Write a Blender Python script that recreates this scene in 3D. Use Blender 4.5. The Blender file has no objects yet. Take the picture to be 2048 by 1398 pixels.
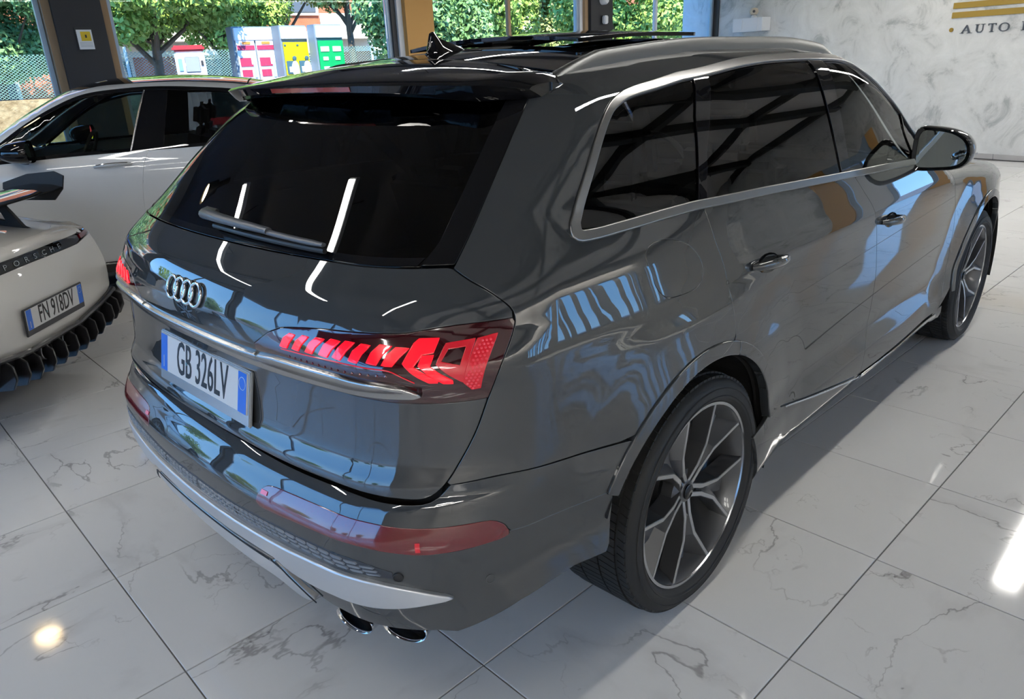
import bpy, bmesh, math, random
import numpy as np
from mathutils import Vector, Matrix
from mathutils.geometry import delaunay_2d_cdt

SC = bpy.context.scene
COL = SC.collection
random.seed(7); RNG = np.random.default_rng(7)

# ------------------------------------------------------------------ camera
def make_camera():
    px, py, pz, yaw, pitch, roll, f = -1.7565, -1.9187, 1.6147, .7767, .3668, -.0455, 1478.5
    cy, sy, cp, sp = math.cos(yaw), math.sin(yaw), math.cos(pitch), math.sin(pitch)
    fwd = Vector((cy*cp, sy*cp, -sp)); right = Vector((sy, -cy, 0)); up = right.cross(fwd)
    r2 = right*math.cos(roll) + up*math.sin(roll); u2 = up*math.cos(roll) - right*math.sin(roll)
    cam = bpy.data.cameras.new('camera'); ob = bpy.data.objects.new('camera', cam); COL.objects.link(ob)
    m = Matrix.Identity(4)
    for i in range(3): m[i][0], m[i][1], m[i][2] = r2[i], u2[i], -fwd[i]
    m[0][3], m[1][3], m[2][3] = px, py, pz
    ob.matrix_world = m
    cam.sensor_width = 36; cam.lens = f/2048*36; cam.clip_start = .02; cam.clip_end = 300
    SC.camera = ob
make_camera()

# ------------------------------------------------------------------ sky, sun, exposure
def make_world():
    w = bpy.data.worlds.new('sky'); SC.world = w; w.use_nodes = True
    nt = w.node_tree; nt.nodes.clear()
    out = nt.nodes.new('ShaderNodeOutputWorld'); bg = nt.nodes.new('ShaderNodeBackground')
    tc = nt.nodes.new('ShaderNodeTexCoord'); sep = nt.nodes.new('ShaderNodeSeparateXYZ'); rp = nt.nodes.new('ShaderNodeValToRGB')
    nt.links.new(tc.outputs['Generated'], sep.inputs[0]); nt.links.new(sep.outputs['Z'], rp.inputs[0])
    e = rp.color_ramp.elements
    e[0].position = 0; e[0].color = (.26, .52, .90, 1); e[1].position = .55; e[1].color = (.07, .28, .80, 1)
    m = e.new(.18); m.color = (.16, .43, .90, 1)
    nt.links.new(rp.outputs[0], bg.inputs[0]); bg.inputs[1].default_value = SKY
    nt.links.new(bg.outputs[0], out.inputs[0])
    s = bpy.data.lights.new('sun', 'SUN'); s.energy = SUN; s.angle = math.radians(.6); s.color = (1, .93, .80)
    so = bpy.data.objects.new('sun', s); COL.objects.link(so)
    so.rotation_euler = Vector((.22, .62, -.75)).to_track_quat('-Z', 'Y').to_euler()
SKY = 4.2
SUN = 9.0
LAMP = 32.
make_world()
vs = SC.view_settings
vs.view_transform = 'Standard'; vs.look = 'None'; vs.gamma = 1.0; vs.use_curve_mapping = False
vs.exposure = 0.44
SC.cycles.use_denoising = True
SC.cycles.max_bounces = 7; SC.cycles.diffuse_bounces = 3; SC.cycles.glossy_bounces = 5; SC.cycles.transparent_max_bounces = 14
SC.cycles.use_adaptive_sampling = True; SC.cycles.adaptive_threshold = .06; SC.cycles.adaptive_min_samples = 16
SC.cycles.caustics_reflective = False; SC.cycles.caustics_refractive = False
SC.cycles.sample_clamp_indirect = 6

# ------------------------------------------------------------------ materials
MATS = {}
def mk(name, col=(.5, .5, .5), rough=.5, metal=0., coat=0., coat_rough=.03, coat_ior=1.5, emit=None, estr=0., spec=.5, bump=None, noise=None):
    if name in MATS: return MATS[name]
    m = bpy.data.materials.new(name); m.use_nodes = True; nt = m.node_tree; b = nt.nodes['Principled BSDF']
    b.inputs['Base Color'].default_value = (*col, 1); b.inputs['Roughness'].default_value = rough
    b.inputs['Metallic'].default_value = metal; b.inputs['Specular IOR Level'].default_value = spec
    if spec == 0: b.inputs['IOR'].default_value = 1.0
    b.inputs['Coat Weight'].default_value = coat; b.inputs['Coat Roughness'].default_value = coat_rough; b.inputs['Coat IOR'].default_value = coat_ior
    if emit is not None:
        b.inputs['Emission Color'].default_value = (*emit, 1); b.inputs['Emission Strength'].default_value = estr
    if noise:   # (scale, amount, colour2): gentle colour variation
        tc = nt.nodes.new('ShaderNodeTexCoord'); n = nt.nodes.new('ShaderNodeTexNoise'); n.inputs['Scale'].default_value = noise[0]
        n.inputs['Detail'].default_value = 6
        rp = nt.nodes.new('ShaderNodeValToRGB'); rp.color_ramp.elements[0].position = .5-noise[1]; rp.color_ramp.elements[1].position = .5+noise[1]
        rp.color_ramp.elements[0].color = (*col, 1); rp.color_ramp.elements[1].color = (*noise[2], 1)
        nt.links.new(tc.outputs['Object'], n.inputs['Vector']); nt.links.new(n.outputs[0], rp.inputs[0]); nt.links.new(rp.outputs[0], b.inputs['Base Color'])
    if bump:    # (scale, strength, distance)
        tc = nt.nodes.new('ShaderNodeTexCoord'); n = nt.nodes.new('ShaderNodeTexNoise'); n.inputs['Scale'].default_value = bump[0]; n.inputs['Detail'].default_value = 4
        bp = nt.nodes.new('ShaderNodeBump'); bp.inputs['Strength'].default_value = bump[1]; bp.inputs['Distance'].default_value = bump[2]
        nt.links.new(tc.outputs['Object'], n.inputs['Vector']); nt.links.new(n.outputs[0], bp.inputs['Height']); nt.links.new(bp.outputs[0], b.inputs['Normal'])
    MATS[name] = m; return m
def mk_glass(name, tint, ior=1.52, rough=0.):
    """thin pane: Fresnel mix of a clear reflection and tinted see-through"""
    if name in MATS: return MATS[name]
    m = bpy.data.materials.new(name); m.use_nodes = True; nt = m.node_tree; nt.nodes.clear()
    o = nt.nodes.new('ShaderNodeOutputMaterial'); mx = nt.nodes.new('ShaderNodeMixShader'); fr = nt.nodes.new('ShaderNodeFresnel')
    t = nt.nodes.new('ShaderNodeBsdfTransparent'); g = nt.nodes.new('ShaderNodeBsdfGlossy')
    fr.inputs['IOR'].default_value = ior; t.inputs[0].default_value = (*tint, 1); g.inputs['Roughness'].default_value = rough
    nt.links.new(fr.outputs[0], mx.inputs[0]); nt.links.new(t.outputs[0], mx.inputs[1]); nt.links.new(g.outputs[0], mx.inputs[2]); nt.links.new(mx.outputs[0], o.inputs[0])
    MATS[name] = m; return m

# ------------------------------------------------------------------ objects
def tag(o, label=None, cat=None, group=None, kind=None):
    if label: o['label'] = label
    if cat: o['category'] = cat
    if group: o['group'] = group
    if kind: o['kind'] = kind
    return o
def empty(name, loc=(0, 0, 0), rz=0., label=None, cat=None, group=None):
    o = bpy.data.objects.new(name, None); COL.objects.link(o); o.location = loc; o.rotation_euler = (0, 0, rz); o.empty_display_size = .2
    return tag(o, label, cat, group)
def link(name, me, mat=None, parent=None):
    o = bpy.data.objects.new(name, me); COL.objects.link(o)
    if mat is not None:
        if len(me.materials) == 0: me.materials.append(mat)
    if parent is not None: o.parent = parent
    return o
def mesh_obj(name, V, Fc, mat, parent=None, smooth=False, N=None, label=None):
    me = bpy.data.meshes.new(name); me.from_pydata([tuple(map(float, v)) for v in V], [], [tuple(map(int, f)) for f in Fc]); me.update()
    if smooth:
        me.polygons.foreach_set('use_smooth', [True]*len(me.polygons))
        if N is not None: me.normals_split_custom_set_from_vertices([tuple(map(float, n)) for n in N])
    o = link(name, me, mat, parent)
    if label: o['label'] = label
    return o
class MB:
    """collects boxes, prisms and tubes into one mesh"""
    def __init__(s): s.v = []; s.f = []
    def add(s, V, Fc):
        k = len(s.v); s.v += [tuple(map(float, p)) for p in V]; s.f += [tuple(i+k for i in f) for f in Fc]; return s
    def box(s, c, d, rz=0., M=None):
        x, y, z = (q/2 for q in d); V = [(a*x, b*y, e*z) for a in (-1, 1) for b in (-1, 1) for e in (-1, 1)]
        m = M if M is not None else (Matrix.Translation(c) @ Matrix.Rotation(rz, 4, 'Z'))
        V = [m @ Vector(p) for p in V]
        return s.add(V, [(0, 1, 3, 2), (4, 6, 7, 5), (0, 4, 5, 1), (2, 3, 7, 6), (0, 2, 6, 4), (1, 5, 7, 3)])
    def prism(s, pts, fn0, fn1):
        """outline pts -> two caps given by functions"""
        n = len(pts); V = [fn0(p) for p in pts]+[fn1(p) for p in pts]
        return s.add(V, [tuple(range(n))[::-1], tuple(range(n, 2*n))]+[(i, (i+1) % n, n+(i+1) % n, n+i) for i in range(n)])
    def tube(s, pts, r, n=10, cap=True, flat=1.):
        pts = [Vector(p) for p in pts]; rs = r if hasattr(r, '__len__') else [r]*len(pts)
        V = []; up = Vector((0, 0, 1))
        for i, p in enumerate(pts):
            t = (pts[min(i+1, len(pts)-1)]-pts[max(i-1, 0)]).normalized()
            u = t.cross(up)
            if u.length < 1e-3: u = t.cross(Vector((1, 0, 0)))
            u.normalize(); w = u.cross(t)
            V += [p+(u*math.cos(a)+w*math.sin(a)*flat)*rs[i] for a in (2*math.pi*k/n for k in range(n))]
        Fc = [(i*n+k, i*n+(k+1) % n, (i+1)*n+(k+1) % n, (i+1)*n+k) for i in range(len(pts)-1) for k in range(n)]
        if cap: Fc += [tuple(range(n))[::-1], tuple(range((len(pts)-1)*n, len(pts)*n))]
        return s.add(V, Fc)
    def lathe(s, prof, n=48, M=Matrix.Identity(4), close=False):
        """prof: (radius, axial); axis = local z"""
        V = [M @ Vector((r*math.cos(2*math.pi*k/n), r*math.sin(2*math.pi*k/n), a)) for r, a in prof for k in range(n)]
        L = len(prof); R = L if close else L-1
        return s.add(V, [(i*n+k, i*n+(k+1) % n, ((i+1) % L)*n+(k+1) % n, ((i+1) % L)*n+k) for i in range(R) for k in range(n)])
    def build(s, name, mat, parent=None, bevel=0., seg=2, smooth=False, angle=35, label=None):
        me = bpy.data.meshes.new(name); me.from_pydata(s.v, [], s.f); me.update()
        bm = bmesh.new(); bm.from_mesh(me)
        bmesh.ops.recalc_face_normals(bm, faces=bm.faces)
        if bevel:
            eds = [e for e in bm.edges if len(e.link_faces) == 2 and e.calc_face_angle(0) > math.radians(30)]
            bmesh.ops.bevel(bm, geom=eds, offset=bevel, segments=seg, affect='EDGES', clamp_overlap=True)
        if smooth or bevel:
            for f in bm.faces: f.smooth = True
            for e in bm.edges:
                if len(e.link_faces) == 2 and e.calc_face_angle(0) > math.radians(angle): e.smooth = False
        bm.to_mesh(me); bm.free()
        o = link(name, me, mat, parent)
        if label: o['label'] = label
        return o
def box(name, c, d, mat, parent=None, rz=0., bevel=0., label=None):
    return MB().box(c, d, rz).build(name, mat, parent, bevel, label=label)
def copy_tree(o, parent=None):
    c = o.copy(); COL.objects.link(c); c.parent = parent
    for ch in list(o.children): copy_tree(ch, c)
    return c
def text_mesh(txt, size, sx=1., extrude=0., spacing=1., bold=0.):
    cu = bpy.data.curves.new('lettering', 'FONT'); cu.body = txt; cu.size = size; cu.extrude = extrude; cu.offset = bold; cu.space_character = spacing; cu.resolution_u = 3
    cu.align_x = 'CENTER'; cu.align_y = 'CENTER'
    ob = bpy.data.objects.new('lettering', cu); COL.objects.link(ob)
    dg = bpy.context.evaluated_depsgraph_get(); me = bpy.data.meshes.new_from_object(ob.evaluated_get(dg))
    bpy.data.objects.remove(ob); me.transform(Matrix.Diagonal((sx, 1, 1, 1)))
    return me

# ------------------------------------------------------------------ numeric helpers
def pchip(xk, yk):
    xk = np.array(xk, float); yk = np.array(yk, float); h = np.diff(xk); d = np.diff(yk)/h
    m = np.zeros_like(yk)
    ok = d[1:]*d[:-1] > 0; d0 = np.where(d[:-1] == 0, 1, d[:-1]); d1 = np.where(d[1:] == 0, 1, d[1:])
    den = (2*h[1:]+h[:-1])/d0+(h[1:]+2*h[:-1])/d1
    m[1:-1] = np.where(ok, 3*(h[1:]+h[:-1])/np.where(ok, den, 1), 0)
    m[0] = d[0]; m[-1] = d[-1]
    def f(x):
        x = np.clip(np.asarray(x, float), xk[0], xk[-1]); i = np.clip(np.searchsorted(xk, x)-1, 0, len(h)-1)
        t = (x-xk[i])/h[i]; a = t*t*(3-2*t)
        return yk[i]*(1-a)+yk[i+1]*a+h[i]*(m[i]*t*(1-t)**2-m[i+1]*t*t*(1-t))
    return f
def sst(a, b, x):
    t = np.clip((x-a)/(b-a), 0, 1); return t*t*(3-2*t)
def smax(a, b, r):
    return np.minimum(np.maximum(a, b), -r)+np.hypot(np.maximum(a+r, 0), np.maximum(b+r, 0))
def spline(P, step=.012, closed=False):
    """Catmull-Rom (centripetal-ish) through points, resampled"""
    P = np.array(P, float); n = len(P); out = []
    rng = n if closed else n-1
    for i in range(rng):
        p1, p2 = P[i], P[(i+1) % n]
        p0 = P[(i-1) % n] if (closed or i > 0) else 2*p1-p2
        p3 = P[(i+2) % n] if (closed or i+2 < n) else 2*p2-p1
        L = np.linalg.norm(p2-p1)
        if L < 1e-9: continue
        m1 = (p2-p0)*L/(np.linalg.norm(p2-p1)+np.linalg.norm(p1-p0)+1e-9); m2 = (p3-p1)*L/(np.linalg.norm(p3-p2)+np.linalg.norm(p2-p1)+1e-9)
        k = max(1, int(math.ceil(L/step)))
        for j in range(k):
            t = j/k; out.append((2*t**3-3*t*t+1)*p1+(t**3-2*t*t+t)*m1+(-2*t**3+3*t*t)*p2+(t**3-t*t)*m2)
    if not closed: out.append(P[-1])
    return [tuple(p) for p in out]
def dens(P, step=.012, closed=True):
    out = []; n = len(P)
    for i in range(n if closed else n-1):
        a = np.array(P[i], float); b = np.array(P[(i+1) % n], float); k = max(1, int(math.ceil(np.linalg.norm(b-a)/step)))
        out += [tuple(a+(b-a)*j/k) for j in range(k)]
    if not closed: out.append(tuple(P[-1]))
    return out
def inpoly(pt, poly):
    x, y = pt[:, 0], pt[:, 1]; r = np.zeros(len(pt), bool); n = len(poly)
    for i in range(n):
        x0, y0 = poly[i-1]; x1, y1 = poly[i]
        if y0 == y1: continue
        c = ((y0 > y) != (y1 > y)) & (x < (x1-x0)*(y-y0)/(y1-y0)+x0); r ^= c
    return r
def segdist(pt, poly):
    d = np.full(len(pt), 9.)
    for i in range(len(poly)):
        a = np.array(poly[i-1]); b = np.array(poly[i]); ab = b-a; L = ab@ab
        if L < 1e-12: continue
        t = np.clip(((pt-a)@ab)/L, 0, 1); d = np.minimum(d, np.hypot(*(pt-a-t[:, None]*ab).T))
    return d
def area2(P):
    P = np.array(P); x, y = P.T; return float(np.sum(x*np.roll(y, -1)-np.roll(x, -1)*y))
def inset(P, g):
    """move a dense closed outline inwards by g"""
    P = np.array(P); 
    if area2(P) < 0: P = P[::-1]
    a = P-np.roll(P, 1, 0); b = np.roll(P, -1, 0)-P
    na = np.stack([-a[:, 1], a[:, 0]], 1)/np.maximum(np.linalg.norm(a, axis=1), 1e-9)[:, None]; nb = np.stack([-b[:, 1], b[:, 0]], 1)/np.maximum(np.linalg.norm(b, axis=1), 1e-9)[:, None]
    n = na+nb; l = np.linalg.norm(n, axis=1); n = n/np.maximum(l, 1e-6)[:, None]; c = np.clip((n*na).sum(1), .5, 1)
    return [tuple(p) for p in P+n*(g/c)[:, None]]
def clean(P, eps=1e-5):
    out = []
    for p in P:
        if not out or math.hypot(p[0]-out[-1][0], p[1]-out[-1][1]) > eps: out.append(p)
    while len(out) > 2 and math.hypot(out[0][0]-out[-1][0], out[0][1]-out[-1][1]) <= eps: out.pop()
    return out

class Body:
    """a car skin given by an implicit function F(x,y,z,part); a panel is an outline in (s,z) around the car
    (s=0 at the middle of the tail, growing along the right flank; negative on the left) or in (x,y) from above"""
    def __init__(b, F, CX=.15, CY=.40, CR=.70, FX=3.3, R=1.5):
        b.F = F; b.CX, b.CY, b.CR, b.FX, b.R = CX, CY, CR, FX, R
        b.L1 = CY; b.L2 = CY+CR*math.pi/2; b.L3 = b.L2+FX-CX; b.L4 = b.L3+CR*math.pi/2
    def skel(b, s):
        s = np.asarray(s, float); sg = np.where(s < 0, 1., -1.); a = np.abs(s)
        ph = np.clip((a-b.L1)/b.CR, 0, math.pi/2)+np.clip((a-b.L3)/b.CR, 0, math.pi/2)
        ox = b.CX+np.clip(a-b.L2, 0, b.FX-b.CX); oy = np.where(a < b.L4, np.minimum(a, b.L1), b.L1-(a-b.L4))
        return ox, oy*sg, -np.cos(ph), np.sin(ph)*sg
    def S(b, s, z, part='t'):
        s = np.asarray(s, float); z = np.asarray(z, float); ox, oy, dx, dy = b.skel(s)
        lo = np.zeros_like(ox+z); hi = lo+b.R
        for _ in range(26):
            m = (lo+hi)/2; v = b.F(ox+dx*m, oy+dy*m, z, part); lo = np.where(v < 0, m, lo); hi = np.where(v < 0, hi, m)
        m = (lo+hi)/2
        return np.stack([ox+dx*m, oy+dy*m, z+0*m], -1)
    def T(b, x, y, part='t', z0=.6, z1=1.8):
        x = np.asarray(x, float); y = np.asarray(y, float); lo = np.full_like(x+y, z0); hi = np.full_like(lo, z1)
        for _ in range(26):
            m = (lo+hi)/2; v = b.F(x, y, m, part); lo = np.where(v < 0, m, lo); hi = np.where(v < 0, hi, m)
        return np.stack([x+0*lo, y+0*lo, (lo+hi)/2], -1)
    def side(b, x, z, part='t'):
        """point of the right flank at (x,z) and its s"""
        x = np.asarray(x, float); z = np.asarray(z, float); lo = np.full_like(x+z, .05); hi = lo+1.2
        for _ in range(26):
            m = (lo+hi)/2; v = b.F(x, -m, z, part); lo = np.where(v < 0, m, lo); hi = np.where(v < 0, hi, m)
        return np.stack([x+0*lo, -(lo+hi)/2, z+0*lo], -1)
    def s_of(b, p):
        x, y = p[..., 0], np.abs(p[..., 1])
        s = np.where(x >= b.CX, b.L2+x-b.CX, np.where(y < b.CY, y, b.L1+b.CR*np.arctan2(y-b.CY, b.CX-x)))
        return np.where(x > b.FX, b.L3+b.CR*np.arctan2(x-b.FX, np.maximum(y-b.CY, 1e-6)), s)
    def xz(b, pts, part='t'):
        """outline given in side view (x,z) -> (s,z)"""
        P = np.array(pts); q = b.side(P[:, 0], P[:, 1], part); return [(float(s), float(z)) for s, z in zip(b.s_of(q), P[:, 1])]
    def N(b, P, part='t'):
        h = 4e-4; x, y, z = P.T
        g = np.stack([b.F(x+h, y, z, part)-b.F(x-h, y, z, part), b.F(x, y+h, z, part)-b.F(x, y-h, z, part), b.F(x, y, z+h, part)-b.F(x, y, z-h, part)], 1)
        return g/np.maximum(np.linalg.norm(g, axis=1), 1e-9)[:, None]
    def panel(b, name, poly, mat, parent, part='t', off=0., gap=.0018, depth=.014, res=.022, holes=(), top=False, mirror=0, rnd=.0015, label=None, offn=None, step=.012, drop=0.):
        """mirror=1: also build the left-hand twin; returns [right, left]"""
        P = clean(dens(clean(poly), step)); P = clean(inset(P, gap)) if gap else P
        Hs = []
        for h in holes:
            q = clean(dens(clean(h), step))
            if gap:
                q = inset(q, -gap)
            Hs.append(clean(q))
        A = np.array(P); lo = A.min(0); hi = A.max(0)
        gx = np.arange(lo[0]+res*.5, hi[0], res); gy = np.arange(lo[1]+res*.5, hi[1], res)
        G = np.array([(u, v) for u in gx for v in gy]) if len(gx) and len(gy) else np.zeros((0, 2))
        if len(G):
            G = G[inpoly(G, P)]
            if len(G): G = G[segdist(G, P) > .35*res]
            for h in Hs:
                if len(G): G = G[~inpoly(G, h)]
                if len(G): G = G[segdist(G, h) > .35*res]
        loops = [P]+Hs; verts = []; edges = []; 
        for lp in loops:
            k = len(verts); verts += [Vector(p) for p in lp]; edges += [(k+i, k+(i+1) % len(lp)) for i in range(len(lp))]
        verts += [Vector(p) for p in G]
        ov, oe, of, *_ = delaunay_2d_cdt(verts, edges, [], 0, 1e-6, False)
        Q = np.array([(v.x, v.y) for v in ov]); Fc = np.array([f for f in of if len(f) == 3])
        cen = Q[Fc].mean(1); keep = inpoly(cen, P)
        for h in Hs: keep &= ~inpoly(cen, h)
        Fc = Fc[keep]
        if area2(P) < 0: pass
        mp = (lambda q: b.T(q[:, 0], q[:, 1], part)) if top else (lambda q: b.S(q[:, 0], q[:, 1], part))
        X = mp(Q); Nn = b.N(X, part)
        o_ = off if offn is None else off+offn(Q)[:, None]
        X = X+Nn*o_
        # orientation: outward
        a, c, d = X[Fc[:, 0]], X[Fc[:, 1]], X[Fc[:, 2]]
        flip = (np.cross(c-a, d-a)*Nn[Fc[:, 0]]).sum(1) < 0
        Fc[flip] = Fc[flip][:, ::-1]
        # open boundary -> rounded edge and return flange
        cnt = {}
        for t in Fc:
            for i in range(3):
                e = (int(t[i]), int(t[(i+1) % 3])); cnt[e] = 1
        bd = [e for e in cnt if (e[1], e[0]) not in cnt]
        V = [X]; NN = [Nn]; faces = [tuple(t) for t in Fc]; base = len(X)
        if depth > 0 and bd:
            ids = sorted({i for e in bd for i in e}); mpix = {i: k for k, i in enumerate(ids)}
            tn = np.zeros((len(ids), 3))
            for i, j in bd:
                ed = X[j]-X[i]; on = np.cross(ed, Nn[i]); on /= max(np.linalg.norm(on), 1e-9)
                tn[mpix[i]] += on; tn[mpix[j]] += on
            tn /= np.maximum(np.linalg.norm(tn, axis=1), 1e-9)[:, None]
            B = X[ids]; BN = Nn[ids]
            r1 = B+tn*rnd*.7-BN*rnd*.3; r2 = B+tn*rnd-BN*rnd; r3 = B+tn*rnd-BN*depth
            n1 = (BN+tn*.8); n1 /= np.linalg.norm(n1, axis=1)[:, None]
            V += [B, r1, r2, r3]; NN += [BN, n1, tn, tn]; m = len(ids)
            for i, j in bd:
                p, q = mpix[i], mpix[j]
                for l in range(3):
                    faces.append((base+l*m+p, base+(l+1)*m+p, base+(l+1)*m+q, base+l*m+q))
        V = np.concatenate(V); NN = np.concatenate(NN)
        if drop: V = V-np.array([0, 0, drop])
        outs = [mesh_obj(name, V, faces, mat, parent, True, NN, label)]
        if mirror:
            V2 = V*np.array([1, -1, 1]); N2 = NN*np.array([1, -1, 1])
            outs.append(mesh_obj(name, V2, [f[::-1] for f in faces], mat, parent, True, N2, label))
        return outs
    def ribbon(b, name, line, w, h, mat, parent, part='t', off=0., mirror=0, top=False, label=None):
        """raised strip (half-round) of width w and height h along a line on the skin"""
        L = np.array(line); X = b.T(L[:, 0], L[:, 1], part) if top else b.S(L[:, 0], L[:, 1], part)
        Nn = b.N(X, part); t = np.gradient(X, axis=0); t /= np.maximum(np.linalg.norm(t, axis=1), 1e-9)[:, None]
        sd = np.cross(t, Nn); sd /= np.maximum(np.linalg.norm(sd, axis=1), 1e-9)[:, None]
        K = 7; V = []; Nv = []
        for k in range(K):
            a = math.pi*k/(K-1); V.append(X+Nn*off+sd*(w/2*math.cos(a))[..., None] if False else X+Nn*off+sd*(w/2*math.cos(a))+Nn*(h*math.sin(a))); Nv.append(sd*math.cos(a)*h+Nn*math.sin(a)*w/2)
        n = len(L); V = np.concatenate(V); Nv = np.concatenate(Nv); Nv /= np.maximum(np.linalg.norm(Nv, axis=1), 1e-9)[:, None]
        Fc = [(k*n+i, k*n+i+1, (k+1)*n+i+1, (k+1)*n+i) for k in range(K-1) for i in range(n-1)]
        outs = [mesh_obj(name, V, Fc, mat, parent, True, Nv, label)]
        if mirror: outs.append(mesh_obj(name, V*np.array([1, -1, 1]), [f[::-1] for f in Fc], mat, parent, True, Nv*np.array([1, -1, 1]), label))
        return outs
# ================================================================== the showroom
CEIL = 3.45
def wyl(x): return 6.1+.13*(12.5-x)                 # glazed wall on the left
def wxb(y): return 11.4+.2*(y-.99)                  # plaster wall at the back
RZL = math.atan(-.13); RZB = math.atan2(1, .2)
M_ceil = mk('ceiling_paint', (.17, .155, .14), .85, noise=(.6, .3, (.20, .185, .17)))
M_plainw = mk('wall_paint', (.30, .29, .28), .8)
M_col = mk('column_black', (.016, .017, .019), .55); M_tan = mk('column_tan', (.36, .24, .13), .7); M_ora = mk('column_ochre', (.55, .30, .09), .75)
M_alu = mk('frame_aluminium', (.34, .43, .52), .35, .3); M_aluw = mk('frame_white', (.70, .72, .74), .4); M_frd = mk('frame_dark', (.03, .03, .032), .5)
M_pane = mk_glass('window_pane', (.95, .97, .96), 1.16)

def marble():
    m = bpy.data.materials.new('marble_tile'); m.use_nodes = True; nt = m.node_tree; b = nt.nodes['Principled BSDF']
    N = nt.nodes.new; L = nt.links.new
    tc = N('ShaderNodeTexCoord'); oi = N('ShaderNodeObjectInfo')
    sc = N('ShaderNodeVectorMath'); sc.operation = 'SCALE'; sc.inputs['Scale'].default_value = 37.
    cmb = N('ShaderNodeCombineXYZ')
    for i in range(3): L(oi.outputs['Random'], cmb.inputs[i])
    mu = N('ShaderNodeVectorMath'); mu.operation = 'MULTIPLY'; mu.inputs[1].default_value = (61, 113, 29); L(cmb.outputs[0], mu.inputs[0])
    ad = N('ShaderNodeVectorMath'); ad.operation = 'ADD'; L(tc.outputs['Object'], ad.inputs[0]); L(mu.outputs[0], ad.inputs[1])
    def noise(scale, detail, vec, rough=.55):
        n = N('ShaderNodeTexNoise'); n.inputs['Scale'].default_value = scale; n.inputs['Detail'].default_value = detail; n.inputs['Roughness'].default_value = rough; L(vec, n.inputs['Vector']); return n
    def warp(vec, scale, amt):
        n = noise(scale, 5, vec, .6); s = N('ShaderNodeVectorMath'); s.operation = 'SCALE'; s.inputs['Scale'].default_value = amt; L(n.outputs['Color'], s.inputs[0])
        a = N('ShaderNodeVectorMath'); a.operation = 'ADD'; L(vec, a.inputs[0]); L(s.outputs[0], a.inputs[1]); return a.outputs[0]
    def math2(op, a, b_):
        q = N('ShaderNodeMath'); q.operation = op
        for i, v in enumerate((a, b_)):
            if v is None: continue
            if isinstance(v, (int, float)): q.inputs[i].default_value = v
            else: L(v, q.inputs[i])
        return q.outputs[0]
    def ramp(v, a, b_):
        r = N('ShaderNodeMapRange'); r.interpolation_type = 'SMOOTHSTEP'; r.inputs['From Min'].default_value = a; r.inputs['From Max'].default_value = b_; L(v, r.inputs['Value']); return r.outputs[0]
    st = N('ShaderNodeVectorMath'); st.operation = 'MULTIPLY'; st.inputs[1].default_value = (1.0, 1.9, 1.); L(ad.outputs[0], st.inputs[0])
    w1 = warp(st.outputs[0], 2.2, .55)
    v1 = math2('ABSOLUTE', math2('SUBTRACT', noise(1.15, 2.5, w1, .5).outputs[0], .5), None)
    mask = ramp(noise(1.6, 2, ad.outputs[0]).outputs[0], .47, .60)
    thin = math2('MULTIPLY', math2('SUBTRACT', 1., ramp(v1, .0005, .008)), mask)
    soft = math2('MULTIPLY', math2('SUBTRACT', 1., ramp(v1, .0, .07)), ramp(noise(2.1, 3, w1).outputs[0], .50, .68))
    w2 = warp(ad.outputs[0], 4., .35)
    v2 = math2('ABSOLUTE', math2('SUBTRACT', noise(2.6, 2, w2, .5).outputs[0], .5), None)
    thin2 = math2('MULTIPLY', math2('SUBTRACT', 1., ramp(v2, .0, .006)), ramp(noise(1.9, 2, w1).outputs[0], .52, .64))
    tot = math2('ADD', math2('MULTIPLY', thin, .50), math2('ADD', math2('MULTIPLY', soft, .15), math2('MULTIPLY', thin2, .28)))
    tot = math2('MINIMUM', tot, .85)
    cl = noise(1.1, 3, ad.outputs[0])
    base = N('ShaderNodeMix'); base.data_type = 'RGBA'; base.inputs[6].default_value = (.585, .58, .565, 1); base.inputs[7].default_value = (.65, .65, .64, 1); L(cl.outputs[0], base.inputs[0])
    mx = N('ShaderNodeMix'); mx.data_type = 'RGBA'; mx.inputs[7].default_value = (.15, .135, .13, 1); L(base.outputs[2], mx.inputs[6]); L(tot, mx.inputs[0])
    L(mx.outputs[2], b.inputs['Base Color']); b.inputs['Roughness'].default_value = .07; b.inputs['Specular IOR Level'].default_value = .42
    bn = noise(7., 1, ad.outputs[0]); bp = N('ShaderNodeBump'); bp.inputs['Strength'].default_value = .012; bp.inputs['Distance'].default_value = .02; L(bn.outputs[0], bp.inputs['Height']); L(bp.outputs[0], b.inputs['Normal'])
    return m
M_marble = marble(); M_grout = mk('grout', (.14, .135, .13), .7)

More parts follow.
